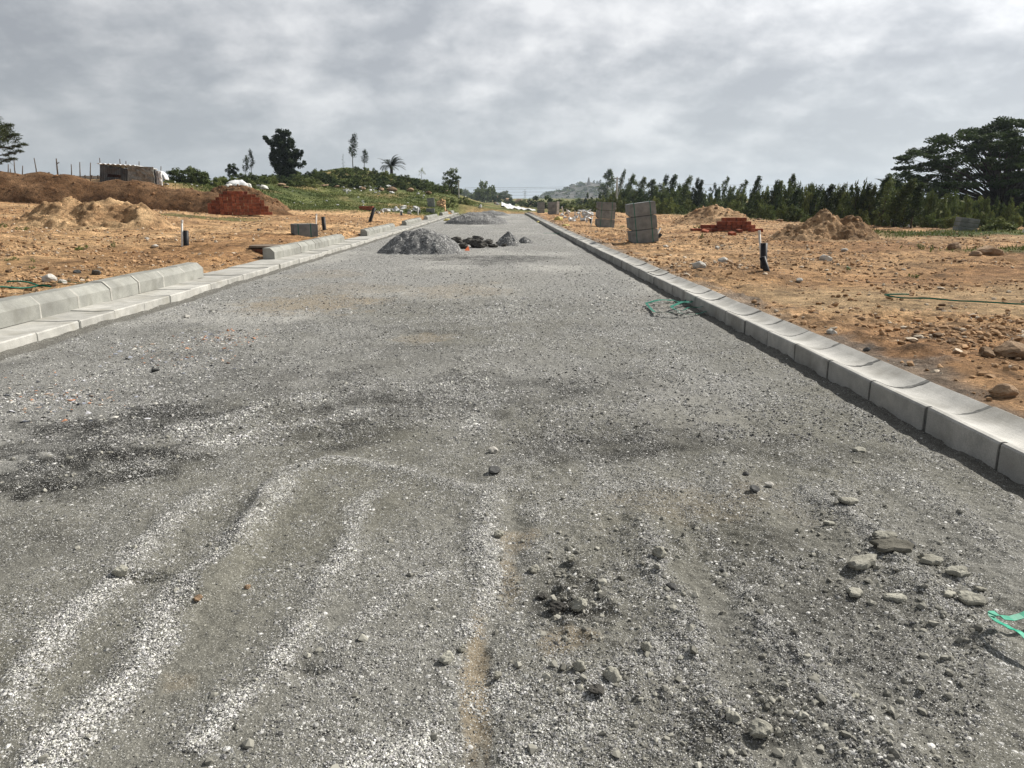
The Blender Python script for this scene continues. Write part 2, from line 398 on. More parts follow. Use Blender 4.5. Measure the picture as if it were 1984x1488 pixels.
def blob(x, y, px, py, rx, ry):
    if (px, py, rx, ry) not in _BC:
        c = G(px, py); _BC[(px, py, rx, ry)] = (c, abs(G(px + rx, py)[0] - c[0]), max(abs(G(px, py - ry)[1] - c[1]), abs(G(px, py + ry)[1] - c[1])))
    c, ex, ey = _BC[(px, py, rx, ry)]
    m_ = (np.abs(x - c[0]) < 3.5 * ex) & (np.abs(y - c[1]) < 3.5 * ey); out = np.zeros(x.shape)
    if not m_.any(): return out
    x = x[m_]; y = y[m_]
    w = 1 + .9 * fbm(x / ex * 1.5, y / ey * 1.5, 3, int(px))
    out[m_] = np.exp(-(((x - c[0]) / ex) ** 2 + ((y - c[1]) / ey) ** 2) * np.maximum(w, .25) * 1.4)
    return out
BANKP = pl((545, 935), (520, 960), (465, 1060), (430, 1105), (400, 1150)); RUTP = pl((1000, 960), (990, 1090), (955, 1180), (935, 1290), (920, 1420), (915, 1488))
def road_fields(x, y):
    """height above the plain road plane, chip density, dust colour"""
    wx = x + .035 * fbm(x * 5, y * 5, 4, 3) ; wy = y + .05 * fbm(x * 5, y * 5, 3, 4)
    dn = .36 + .24 * fbm(x * .9, y * .5, 3, 201) + .6 * fbm(x * 7, y * 4.5, 4, 211)
    near = 1 - ss(3.3, 4.8, y); rightn = (1 - ss(2.3, 3.1, y)) * ss(.0, .45, x); coarse = ss(2.2, 3.2, y) * (1 - ss(9, 14, y))
    sand = near * ss(.1, -.45, x - .03) * .9
    dn = dn * (1 - .35 * sand) - .2 * rightn + .1 * ss(4, 9, y) + .14 * coarse * np.clip(.5 + 1.2 * fbm(x * 1.4, y * 1.1, 3, 333), 0, 1.4)
    h = .022 * fbm(x * .8, y * .55, 3, 221) + .012 * fbm(x * 4, y * 3, 3, 231)
    h = h + (.016 * np.maximum(0, fbm(x * 10, y * 9, 3, 241)) + .007 * fbm(x * 34, y * 34, 2, 251)) * (1 - .65 * sand)
    for P, w, s, r in STREAK:
        d = segd(wx, wy, P); k = np.exp(-(d / (w * 1.25)) ** 2)
        dn = dn + 1.35 * s * k * np.clip(.85 + 1.3 * fbm(x * 9, y * 9, 3, 261), .2, 1.3)
        if r: h = h + 1.05 * r * np.exp(-(d / (w * 1.6)) ** 2)
    for P, w, s, r in STREAK[:3]:            # bare olive slurry left beside the first streaks
        k = np.exp(-(segd(wx - 2.6 * w, wy, P) / (w * 1.3)) ** 2); dn = dn - .3 * k * np.clip(.6 + fbm(x * 6, y * 6, 3, 335), 0, 1)
    # smeared slurry bank beside the first streak, and the worn rut in the middle
    bank = np.exp(-(segd(wx, wy, BANKP) / .05) ** 2)
    h = h + .03 * bank; dn = dn - .5 * bank
    rut = np.exp(-(segd(wx, wy, RUTP) / .05) ** 2)
    h = h - .018 * rut; dn = dn - .45 * rut
    # tyre lanes on the right
    lane = near * ss(.1, .5, x) * np.sin((x - .14 * (y - 2)) * 17 + 1.5 * fbm(x * 2, y * 2, 2, 8))
    lane = lane * np.clip(.5 + 1.5 * fbm(x * 1.3, y * 1.1, 3, 18), 0, 1.2); h = h + .006 * lane; dn = dn + .14 * lane
    h = h + rightn * (.018 * np.maximum(0, fbm(x * 13, y * 11, 4, 243, .6)) + .010 * np.maximum(0, fbm(x * 28, y * 25, 3, 244)))
    lump = blob(x, y, 1110, 1150, 90, 95)
    h = h + .03 * lump * np.maximum(0, fbm(x * 16, y * 16, 3, 271)) * 2
    lump2 = np.maximum(blob(x, y, 200, 895, 170, 40), blob(x, y, 50, 910, 80, 50))
    h = h - .04 * blob(x, y, 268, 1117, 50, 9) - .02 * blob(x, y, 590, 1296, 50, 12) - .03 * blob(x, y, 1620, 1285, 40, 14)
    h = h + .05 * lump2 * np.maximum(0, fbm(x * 9, y * 9, 4, 281) + .15)
    dk = np.zeros_like(x); br = np.zeros_like(x)
    rag = .42 * fbm(x * 9, y * 9, 5, 293, .62)
    for a in DARK:
        q = blob(x, y, *a[:4]); dk = np.maximum(dk, a[4] * ss(.22, .62, q + rag * ss(.02, .3, q)))
    for a in BROWN:
        q = blob(x, y, *a[:4]); br = np.maximum(br, a[4] * ss(.15, .75, q + rag * ss(.02, .3, q)))
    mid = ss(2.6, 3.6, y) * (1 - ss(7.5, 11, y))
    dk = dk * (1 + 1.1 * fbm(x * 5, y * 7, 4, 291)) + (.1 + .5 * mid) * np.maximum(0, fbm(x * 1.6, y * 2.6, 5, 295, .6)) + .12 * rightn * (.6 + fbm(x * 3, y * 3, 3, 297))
    dk = np.clip(dk, 0, .85)
    t = np.clip(.5 + 1.3 * fbm(x * .8, y * .6, 4, 301), 0, 1)
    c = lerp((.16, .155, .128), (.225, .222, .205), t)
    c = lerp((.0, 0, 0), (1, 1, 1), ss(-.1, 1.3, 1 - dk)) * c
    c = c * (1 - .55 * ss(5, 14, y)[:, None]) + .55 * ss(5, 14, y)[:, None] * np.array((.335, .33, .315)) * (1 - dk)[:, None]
    pale = ss(.02, .5, fbm(x * .9, y * .5, 4, 339)) * ss(3, 5, y) * .65 * (1 - dk)
    c = c * (1 - pale[:, None]) + pale[:, None] * np.array((.42, .41, .38)); dn = dn * (1 - .25 * pale)
    c = c * (1 - br[:, None]) + br[:, None] * np.array((.235, .19, .128))
    dn = dn * (1 - .5 * br) * (1 - .5 * dk)
    # mortar fillets along both gutters; the right one's dark tint also paints kerb shadow
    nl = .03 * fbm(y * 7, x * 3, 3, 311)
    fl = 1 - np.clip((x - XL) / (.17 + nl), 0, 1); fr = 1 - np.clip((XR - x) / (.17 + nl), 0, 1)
    h = h + .02 * fl ** .9 * (1 + 1.0 * fbm(x * 9, y * 3.1, 3, 6)) - .02 * ss(0, .5, fr) + .012 * fr ** 2 * (1 + 2 * fbm(x * 12, y * 7, 3, 7)) + .008 * ss(0, .5, fr) * fbm(x * 22, y * 16, 3, 9)  # road dips beside the right kerb to lengthen its shadow
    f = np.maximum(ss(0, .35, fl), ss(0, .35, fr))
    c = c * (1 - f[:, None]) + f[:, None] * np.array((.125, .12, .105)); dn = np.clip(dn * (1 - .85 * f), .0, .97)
    return h + rise(y), dn, c
ys = [0.6]
while ys[-1] < ROAD_END + 1: d = max(ys[-1], 1.2); ys.append(ys[-1] + max(.007, .0016 * d * d if d < 4 else .0065 * d))
ys = np.array(ys); xs = np.linspace(XL - .02, XR + .02, 780)
X, Y = np.meshgrid(xs, ys); X = X.ravel(); Y = Y.ravel()
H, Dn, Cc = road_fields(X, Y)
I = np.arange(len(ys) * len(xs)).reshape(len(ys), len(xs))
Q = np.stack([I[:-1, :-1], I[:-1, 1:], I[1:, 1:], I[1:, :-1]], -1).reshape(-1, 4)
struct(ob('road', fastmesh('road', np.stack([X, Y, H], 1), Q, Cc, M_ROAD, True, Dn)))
print('road verts', len(X))

tick('loose chips on the road')
# loose chips on the road
OCT_V = np.array([(1, 0, 0), (-1, 0, 0), (0, 1, 0), (0, -1, 0), (0, 0, 1), (0, 0, -1)], float)
_t = (1 + 5 ** .5) / 2
ICO_V = np.array([(-1, _t, 0), (1, _t, 0), (-1, -_t, 0), (1, -_t, 0), (0, -1, _t), (0, 1, _t), (0, -1, -_t), (0, 1, -_t), (_t, 0, -1), (_t, 0, 1), (-_t, 0, -1), (-_t, 0, 1)]) / 1.9
ICO_F = np.array([(0, 11, 5), (0, 5, 1), (0, 1, 7), (0, 7, 10), (0, 10, 11), (1, 5, 9), (5, 11, 4), (11, 10, 2), (10, 7, 6), (7, 1, 8), (3, 9, 4), (3, 4, 2), (3, 2, 6), (3, 6, 8), (3, 8, 9), (4, 9, 5), (2, 4, 11), (6, 2, 10), (8, 6, 7), (9, 8, 1)])
OCT_F = np.array([(0, 2, 4), (2, 1, 4), (1, 3, 4), (3, 0, 4), (2, 0, 5), (1, 2, 5), (3, 1, 5), (0, 3, 5)])
def rocks(P, size, cols, flat=.6, r=rng, ico=False):
    BV, BF = (ICO_V, ICO_F) if ico else (OCT_V, OCT_F); nv = len(BV)
    n = len(P); V = BV[None] * r.uniform(.7 if ico else .65, 1.2, (n, nv, 1)) * r.uniform(.75, 1.25, (n, 1, 3)) + r.normal(0, .12 if ico else .16, (n, nv, 3))
    V[:, :, 2] *= flat
    a = r.uniform(0, 6.28, n); ca, sa = np.cos(a), np.sin(a); b = r.normal(0, .45, n); cb, sb = np.cos(b), np.sin(b)
    x, y, z = V[..., 0], V[..., 1], V[..., 2]
    y, z = y * cb[:, None] - z * sb[:, None], y * sb[:, None] + z * cb[:, None]
    x, y = x * ca[:, None] - y * sa[:, None], x * sa[:, None] + y * ca[:, None]
    V = np.stack([x, y, z], -1) * size[:, None, None] + P[:, None, :]
    Fa = BF[None] + nv * np.arange(n)[:, None, None]
    return V.reshape(-1, 3), Fa.reshape(-1, 3), np.repeat(cols, nv, 0)
def chip_field(n, y0, y1, s0, s1, gamma=1.0):
    y = y0 * (y1 / y0) ** rng.uniform(0, 1, n) ; u = rng.uniform(-.72, .72, n); x = u * y
    k = (x > XL + .1) & (x < XR - .1); x, y = x[k], y[k]
    h, d, c = road_fields(x, y)
    keep = rng.uniform(0, 1, len(x)) < np.clip(d, .03, 1) ** 1.3
    x, y, h, d = x[keep], y[keep], h[keep], d[keep]
    s = s0 + (s1 - s0) * rng.uniform(0, 1, len(x)) ** 2.2
    g_ = (1 - .3 * ss(.05, .4, x) * (1 - ss(3.3, 4.8, y))) * np.clip(rng.normal(.42, .19, len(x)), .05, .85) * (.55 + .7 * np.clip(d, 0, 1) ** 1.3)
    cols = np.stack([g_, g_ * rng.uniform(.97, 1.0, len(x)), g_ * rng.uniform(.88, .99, len(x))], 1)
    return np.stack([x, y, h + s * .12], 1), s, cols
parts = [chip_field(420000, 1.15, 4.8, .0014, .0048), chip_field(150000, 3.6, 9.5, .0035, .011), chip_field(70000, 8, 30, .007, .018)]
P = np.concatenate([p[0] for p in parts]); S = np.concatenate([p[1] for p in parts]); K = np.concatenate([p[2] for p in parts])
v, f, c = rocks(P, S, K)
stuff(ob('gravel', fastmesh('gravel', v, f, c, M_CHIP, False)), 'loose pale and dark stone chips strewn over the unpaved road', 'gravel')
# small grey clods, thick in the churned patches
n = 30000; y = 1.2 * (9 / 1.2) ** rng.uniform(0, 1, n); x = rng.uniform(-.7, .7, n) * y
k = (x > XL + .1) & (x < XR - .1); x, y = x[k], y[k]
w = .05 + .9 * blob(x, y, 1110, 1150, 100, 100) + .55 * blob(x, y, 1500, 1400, 250, 110) + .8 * blob(x, y, 180, 895, 180, 50) + .5 * blob(x, y, 1280, 1130, 30, 150) + .6 * blob(x, y, 1700, 1080, 120, 90) + .35 * blob(x, y, 1150, 1350, 160, 90) + .5 * blob(x, y, 1830, 1260, 60, 100)
w = w + .13 * ss(.1, .5, x) * (1 - ss(2.4, 3.2, y)); k = rng.uniform(0, 1, len(x)) < w * .8; x, y = x[k], y[k]
h, d, c0 = road_fields(x, y); s = .0025 + .011 * rng.uniform(0, 1, len(x)) ** 5
g_ = rng.uniform(.18, .4, len(x)); v, f, c = rocks(np.stack([x, y, h + s * .2], 1), s, np.stack([g_, g_ * .97, g_ * .84], 1), .75, ico=True)
stuff(ob('gravel', fastmesh('gravel', v, f, c, M_CHIP, False)), 'small crumbled grey clods churned up by wheels on the near road', 'gravel')

# broken tile and coloured stone flakes at the left
x0, y0 = [], []
for (px, py, a, b, m_) in ((425, 655, 70, 16, 320), (110, 770, 130, 40, 300), (330, 690, 120, 24, 220)):
    for _ in range(m_):
        p = G(random.gauss(px, a * .55), random.gauss(py, b * .55))
        if XL + .2 < p[0] < XR: x0.append(p[0]); y0.append(p[1])
x0 = np.array(x0); y0 = np.array(y0); h, d, c0 = road_fields(x0, y0); s = .006 + .016 * rng.uniform(0, 1, len(x0)) ** 3
pal = np.array([(.5, .5, .52), (.3, .32, .37), (.12, .125, .14), (.42, .33, .26), (.45, .23, .14), (.55, .53, .48)]); cols = pal[rng.integers(0, 6, len(x0))]
v, f, c = rocks(np.stack([x0, y0, h + s * .1], 1), s, cols, .3)
stuff(ob('gravel', fastmesh('gravel', v, f, c, M_CHIP, False)), 'coloured broken tile and stone flakes in the left gravel', 'gravel')

def rdh(x, y): return float(road_fields(np.array([x]), np.array([y]))[0][0])

tick('kerbs and gutters')
# ------------------------------------------------------------------ kerbs and gutters
def gutter_prof(mirror, z0=-.07, dip=.042):
    w = XRO - XR; pr = [(0, z0), (w, z0), (w, .115), (w - .015, .12)]
    for i in range(1, 12):
        t = i / 12; x = w - .03 - (w - .075) * t
        pr.append((x, .118 - dip * math.sin(math.pi * t) ** .8))
    pr += [(.03, .119), (.008, .117), (0, .108)]
    return [(-x, z) for x, z in pr][::-1] if mirror else pr
def mk_block(name, prof, y0, y1, mat):
    return MB().prism(prof, y0, y1).mesh(name, mat)
BL = .605
gb = mk_block('gutter_block', gutter_prof(False), .012, BL - .012, M_CONC)
pj = [(x + (.006 if x < .02 else -.004 if x > .33 else 0), z - .004) for x, z in gutter_prof(False, dip=.04)]
gj = mk_block('mortar_joint', pj, -.012, .012, M_MORT)
def smear(seed):        # mortar smeared over the joint, wider towards the back of the dish
    r_ = random.Random(seed); pr = [p for p in gutter_prof(False) if p[1] > .05][1:-2]; V = []
    for k, (x_, z_) in enumerate(pr):
        t = x_ / (XRO - XR); w_ = (.006 + .034 * max(0, t - .2) ** .9) * r_.uniform(.55, 1.25)
        V += [(x_, -w_ * r_.uniform(.7, 1.3), z_ + .0012), (x_, w_ * r_.uniform(.4, 1.), z_ + .0012), (x_, w_ * .6, z_ - .01), (x_, -w_ * .6, z_ - .01)]
    n_ = len(pr); Fs = [(4 * k + a, 4 * k + (a + 1) % 4, 4 * k + 4 + (a + 1) % 4, 4 * k + 4 + a) for k in range(n_ - 1) for a in range(4)]
    Fs += [(3, 2, 1, 0), (4 * n_ - 4, 4 * n_ - 3, 4 * n_ - 2, 4 * n_ - 1)]
    return MB().add(V, Fs).mesh('mortar_smear', M_MORT)
SMEAR = [smear(k) for k in range(6)]
y = 2.6; i = 0
while y < ROAD_END - .3:
    jit = random.uniform(-.004, .004)
    b = ob('gutter_block', gb, (XR + jit, y, rise(y) + random.uniform(-.005, .005)), (random.uniform(-.006, .006), random.uniform(-.01, .01), random.uniform(-.006, .006)))
    if y < 30: ob('mortar_joint', gj, (0, 0, 0), parent=b)
    if y < 24: ob('mortar_smear', SMEAR[i % 6], (0, 0, 0), parent=b)
    tag(b, 'dished grey concrete gutter block in the row along the right road edge', 'gutter block', 'gutter blocks along the right road edge')
    y += BL; i += 1
wL = XL - XLO
def left_prof(ins=0):
    pr = [(-wL, -.07), (0 - ins, -.07), (0 - ins, .088 - ins), (-.012, .098 - ins), (-.2, .09 - ins), (-.43, .097 - ins), (-wL, .097 - ins)]
    return pr
lb = mk_block('gutter_block', left_prof(), .006, BL + .05 - .006, M_CONCL)
lj = mk_block('mortar_joint', left_prof(.004), -.006, .006, surf('grey joint mortar', (.2, .2, .18), (.3, .3, .28), 20, .95, 160, .5, .004, .05))
y = 4.4
while y < ROAD_END:
    b = ob('gutter_block', lb, (XL + random.uniform(-.008, .008), y, rise(y) + random.uniform(-.006, .006)), (random.uniform(-.006, .006), random.uniform(-.008, .008), random.uniform(-.008, .008)))
    if y < 30: ob('mortar_joint', lj, parent=b)
    tag(b, 'pale flat-topped concrete gutter block in the row along the left road edge', 'gutter block', 'gutter blocks along the left road edge')
    y += BL + .05
kp = [(-.22, 0), (0, 0), (0, .13), (-.006, .138), (-.075, .204), (-.085, .208), (-.215, .21), (-.22, .205)]
KL = .672
ks = mk_block('kerb_stone', kp, .006, KL - .006, M_KERB)
kj = mk_block('mortar_joint', [(x * .99 + .003, z + .003) for x, z in kp], -.017, .015, M_JOINTL)
segs = [(4.2, 11.2, 'near'), (14.9, 21.5, 'second'), (25.4, 31.9, 'third'), (36, 42.5, 'fourth'), (46.5, 53.6, 'fifth'), (58, 65, 'sixth'), (69.2, 75, 'farthest')]
segl = ['chamfered concrete kerb stone in the near run that leaves the left of the photo', 'chamfered concrete kerb stone in the run beside the brick manhole',
        'chamfered concrete kerb stone in the run level with the near gravel heap', 'chamfered kerb stone in the run just past the leaning black pipe',
        'chamfered kerb stone in the short run in front of the low grey block', 'chamfered kerb stone in the small run by the yellow bag', 'chamfered kerb stone in the tiny run at the road end']
for (a, b_, nm), lab in zip(segs, segl):
    n = max(1, round((b_ - a) / KL))
    for j in range(n):
        yy = b_ - (j + 1) * KL
        o = ob('kerb_stone', ks, (XLB + random.uniform(-.004, .004), yy, rise(yy) + .096 + random.uniform(-.004, .004)), (random.uniform(-.008, .008), random.uniform(-.012, .012), random.uniform(-.01, .01)))
        last = (j == 0)
        if yy < 24 and j < n - 1: ob('mortar_joint', kj, (0, 0, 0), parent=o)
        tag(o, lab, 'kerb stone', lab.replace('chamfered concrete kerb stone in', 'kerb stones in').replace('chamfered kerb stone in', 'kerb stones in'))

# ------------------------------------------------------------------ block stacks
def block_mesh(w, d, h, ch=.0, name='block'):
    c = .085
    prof = [(-w / 2 + c, 0), (w / 2 - .01, 0), (w / 2, .012), (w / 2, h - .03), (w / 2 - .03, h), (-w / 2 + .012, h), (-w / 2, h - .012), (-w / 2, c)]
    return MB().prism(prof, -d / 2, d / 2).mesh(name, M_BLOCK, bevel=.008)
def strap_mesh(w, d, h):
    t = .004
    return MB().box(0, -d / 2 - t / 2, h / 2, w, t, h + 2 * t).box(0, 0, h + t * .5 + .001, w, d, t).box(0, d / 2 + t / 2, h / 2, w, t, h + 2 * t).mesh('strap', M_STRAPD)
def stack(px0, px1, pyb, pyt, lean, n, d, labels, yaw=0., straps=(.22, .8), group=None, dx=.0):
    P = at((px0 + px1) / 2, pyb); m = mpp(P); w = (px1 - px0) * m; H = (pyb - pyt) * m; h = H / n
    P.y += d / 2; P.z = tz(P.x, P.y) - .01
    me = block_mesh(w, d, h * .965); sm = strap_mesh(.018, d, h * .985)
    for k in range(n):
        o = ob('concrete_block', me, (P.x + math.sin(lean) * h * k + dx * k, P.y, P.z + h * k * math.cos(lean)), (0, lean, yaw))
        o.location.z += .0
        for s in straps:
            ob('strap', sm, ((s - .5) * w, 0, 0), parent=o)
        tag(o, labels[k], 'concrete block', group)
    return P
stack(1224, 1277, 471, 393, -.13, 3, .6, ['lowest block of the near leaning grey stack on the right verge', 'middle block of the near leaning grey stack on the right verge', 'top block of the near leaning grey stack, tilted with pale upper face'], yaw=-.03, group='blocks of the leaning stack')
stack(1155, 1190, 441, 393, .05, 3, .5, ['lowest block of the second grey stack from the camera on the right', 'middle block of the second grey stack from the camera on the right', 'top block with rounded corner on the second right stack'], yaw=.03, group='blocks of the second stack')
stack(1062, 1078, 416, 392, 0, 3, .6, ['lowest block of the far right stack with a pale side slab', 'middle block of the far right stack with a pale side slab', 'top block of the far right stack with a pale side slab'], straps=(), yaw=.02, group='blocks of the far stack')
stack(1041, 1055, 413, 392, 0, 3, .6, ['lowest block of the farthest stack near the right road end', 'middle block of the farthest stack near the right road end', 'top block of the farthest stack near the right road end'], straps=(), yaw=.02, group='blocks of the farthest stack')
P = at(1081, 415); m = mpp(P)
tag(ob('concrete_slab', MB().box(0, 0, 12 * m, 4.5 * m, .25, 24 * m).mesh('concrete_slab', M_SCRAP, bevel=.01), P), 'pale upright slab leaning on the far right block stack', 'slab')
# single low block on the left plot
P = at(588, 459); m = mpp(P)
me = block_mesh(46 * m, .5, 25 * m); o = ob('concrete_block', me, (P.x - 3 * m, P.y + .3, tz(P.x, P.y + .2) - .01), (0, 0, .42))
for s in (-.32, .2): ob('strap', strap_mesh(.02, .5, 25 * m), (s * 46 * m, 0, 0), parent=o)
tag(o, 'single low grey block with green straps on the left plot', 'concrete block')
P = at(834, 412); m = mpp(P)
tag(ob('concrete_block', block_mesh(16 * m, .4, 8 * m), P, (0, 0, .05)), 'small flat dark block lying by the far left kerb', 'concrete block')
P = at(836, 401); m = mpp(P)
o = ob('concrete_block', block_mesh(14 * m, .4, 9 * m), P, (0, -.08, .05)); tag(o, 'lower dark block of the two-block stack on the far left grass', 'concrete block')
o = ob('concrete_block', block_mesh(14 * m, .4, 8 * m), P + Vector((-1.0 * m, 0, 9 * m)), (0, -.12, .05)); tag(o, 'upper tilted block of the two-block stack on the far left grass', 'concrete block')
# hollow block stack, far right
P = at(1879, 449); m = mpp(P); w = 33 * m; h = 8.6 * m
hb = MB().box(0, .02, h / 2, w, .7, h * .9)
for q in range(6): hb.box((q - 2.5) * w / 6.4, -.34, h * .5, w / 11, .03, h * .0 + .01)
hm = hb.mesh('hollow_block', M_BLOCK, bevel=.006)
for k in range(3):
    o = ob('concrete_block', hm, (P.x + .10 * h * k * 2.0, P.y + .35, P.z + h * k * .99), (0, .13, -.25))
    tag(o, ['bottom row block of the leaning far right stack under the big tree', 'middle row block of the leaning far right stack under the big tree', 'top row block of the leaning far right stack under the big tree'][k], 'concrete block', 'hollow block stack under the big tree')
P = at(1980, 451); m = mpp(P)
tag(ob('concrete_slab', MB().box(0, 0, 11 * m, 5 * m, .12, 22 * m).mesh('concrete_slab', M_SCRAP, bevel=.01), P + Vector((4 * m, 0, -.05)), (0, .22, 0)), 'pale leaning slab at the far right edge of the photo', 'slab')

# ------------------------------------------------------------------ pipes
def pipe(name, px, pyb, pxt, pyt, wpx, mat, label, hollow=True, cap=False, dy=0):
    P = at(px, pyb); P.y += dy; m = mpp(P); T = onY(pxt, pyt, P.y); r = wpx * m / 2
    d = (T - P); P0 = P - d.normalized() * .08
    mb = MB().tube([P0, T], r, 14, not hollow)
    if hollow:
        mb.tube([T, T - d.normalized() * .12], [r * .84, r * .84], 14, False)
        n = len(mb.v); a = n - 28 - 14; b = n - 28
        mb.f += [(a + k, a + (k + 1) % 14, b + (k + 1) % 14, b + k) for k in range(14)]
    o = ob(name, mb.mesh(name, mat), (0, 0, 0)); 
    for f_ in o.data.polygons: f_.use_smooth = len(f_.vertices) == 4
    if cap:
        ob('pipe_cap', MB().tube([T - d.normalized() * .05, T + d.normalized() * .01], r * 1.25, 12).mesh('pipe_cap', M_WHITEP), parent=o)
    return tag(o, label, 'pipe')
pipe('plastic_pipe', 1475.5, 512, 1471, 448, 4.2, M_WHITEP, 'thin white pipe beside the near black pipes on the right plot', cap=True)
pipe('drain_pipe', 1483.5, 522, 1480.5, 471, 13, M_BLACK, 'tall black drain pipe standing on the right plot', dy=.1)
pipe('drain_pipe', 1482, 524, 1477, 498, 12, M_BLACK, 'short black pipe leaning against the tall one on the right plot', dy=-.08)
pipe('plastic_pipe', 353, 477, 352.5, 427, 3.6, M_WHITEP, 'thin white pipe beside a black pipe on the left plot nearest the camera', cap=True)
pipe('drain_pipe', 361, 476, 360, 446.5, 10, M_BLACK, 'upright black pipe with thin white pipe near the first left kerb run')
pipe('plastic_pipe', 612.5, 436, 613, 414.5, 2.6, M_WHITEP, 'thin white pipe behind the single strapped block on the left', cap=True)
pipe('drain_pipe', 628.5, 446, 626, 420, 7.6, M_BLACK, 'black pipe just right of the single strapped block')
pipe('drain_pipe', 716.5, 430, 725.5, 402.5, 6.5, M_BLACK, 'black pipe leaning to the right beyond the second left kerb run')
pipe('drain_pipe', 778, 418, 777.5, 409.5, 3.6, M_BLACK, 'short black pipe amid white rubble on the far left verge')
pipe('plastic_pipe', 775.5, 417, 776, 406.5, 1.8, M_WHITEP, 'white pipe stub in front of the far white rubble')
pipe('drain_pipe', 813, 414, 812, 407, 4, M_BLACK, 'short black pipe at the right end of the white rubble')
pipe('plastic_pipe', 810, 415.5, 810, 402.5, 2., M_WHITEP, 'white pipe at the right end of the white rubble')
pipe('plastic_pipe', 1279, 462, 1279.5, 442, 3, M_WHITEP, 'thin white pipe half hidden behind the near leaning stack', dy=.75)
pipe('drain_pipe', 1281, 463, 1281, 453, 7, M_BLACK, 'short black pipe at the right foot of the near leaning stack', dy=.6)
pipe('drain_pipe', 1593.5, 457, 1591.5, 442.5, 8, M_BLACK, 'short dark pipe stub in front of the sandy mound on the right')
pipe('drain_pipe', 1145, 433, 1144.5, 424, 4.5, M_BLACK, 'short black pipe beside the fallen white fence pieces')
pipe('plastic_pipe', 1145, 437, 1148, 419, 1.8, M_WHITEP, 'thin white pipe leaning beside the fallen white fence pieces')
pipe('plastic_pipe', 1815, 441, 1819.5, 431, 2.2, M_WHITEP, 'short white pipe leaning on the far right plot', hollow=False)

# ------------------------------------------------------------------ manhole
P = at(509, 493); m = mpp(P); r = 34 * m
mb = MB(); nseg = 28
for k in range(nseg):
    for row in range(3):
        a = 2 * math.pi * (k + .5 * (row % 2)) / nseg
        mb.box(P.x + math.cos(a) * r * .94, P.y + r + math.sin(a) * r * .94, P.z - .02 + row * .05, .1, 2 * math.pi * r / nseg * .93, .045, a)
o = empty('manhole', P, 0, 'round brick manhole with a flat slab lid beside the left kerb', 'manhole')
w_ = ob('brick_ring', mb.mesh('brick_ring', M_BRICKD), (-P.x, -P.y, -P.z), parent=o)
ob('lid', MB().tube([(0, r, .125), (0, r, .165)], [r * 1.04, r * 1.0], 26).mesh('lid', M_LID), parent=o)

tick('brick piles')
# ------------------------------------------------------------------ brick piles
BW, BD, BH = .178, .24, .135
def brick_mesh(): return MB().box(0, 0, 0, BW * .94, BD * .95, BH * .94).mesh('brick', M_BRICK, bevel=.008)
bm_ = brick_mesh()
def brick_pile(origin, rz, cells, label, group):
    c, s = math.cos(rz), math.sin(rz)
    for (i, j, k) in cells:
        x = i * BW + random.uniform(-.012, .012); y = j * BD + random.uniform(-.035, .035)
        o = ob('brick', bm_, (origin.x + x * c - y * s, origin.y + x * s + y * c, origin.z + (k + .5) * BH - .02), (random.uniform(-.01, .01), random.uniform(-.01, .01), rz + random.uniform(-.05, .05)))
        tag(o, label, 'brick', group)
P = at(431, 416)
hts = [[7, 7, 8, 8, 8, 8, 7, 7, 7, 6, 5, 3, 1], [7, 8, 8, 8, 8, 8, 8, 7, 7, 6, 5, 3], [6, 7, 7, 8, 8, 8, 7, 7, 6, 5, 4], [5, 5, 6, 6, 7, 7, 6, 6, 5, 4], [4, 4, 4, 5, 5, 5, 5, 4]]
cells = []
for j, row in enumerate(hts):
    for i, hh in enumerate(row):
        for k in range(hh):
            exposed = (j == 0 or i == 0 or k >= hh - 1 or k >= (hts[j - 1][i] if i < len(hts[j - 1]) else 0) or (i + 1 >= len(row) or k >= row[i + 1]))
            if exposed: cells.append((i, j, k))
for i, hh in ((-1, 6), (-2, 5), (-3, 4)):
    for j in (1, 2):
        cells += [(i, j, k) for k in range(hh)]
brick_pile(P, .28, cells, 'red clay brick stacked in the large stepped pile on the left plot', 'bricks of the large left pile')
print('bricks', len(cells))
P = at(1392, 449); cells = []
for i, hh in enumerate([3, 4, 4, 4, 4, 4, 3]):
    for j in range(2):
        for k in range(hh if j == 0 else hh - 1): cells.append((i, j, k))
for i in (-5, -4, -3, -2, -1): cells += [(i, 0, 0), (i, 1, 0)]
for i in (-3, -2, -1): cells += [(i, 1, 1)]
cells += [(7, 0, 0), (8, 0, 0), (7, 0, 1), (9, 1, 0)]
brick_pile(P, -.05, cells, 'red brick in the small pile before the sandy heap on the right', 'bricks of the small right pile')
P = at(699, 407)
brick_pile(P, -.08, [(i, j, k) for i in range(5) for j in range(2) for k in range(2)], 'red brick in the tiny low pile at the grass edge left of the road', 'bricks of the tiny far pile')
BRK = [(1432, 450), (1447, 446), (1456, 449), (1366, 451), (1418, 456)]
for px, py in BRK:
    P = at(px, py); tag(ob('brick', bm_, P + Vector((0, 0, .04)), (random.uniform(-.3, .3), random.uniform(-.3, .3), random.uniform(0, 3))), 'loose red brick scattered on the earth beside the small right pile', 'brick', 'loose bricks by the small right pile')

tick('heaps')
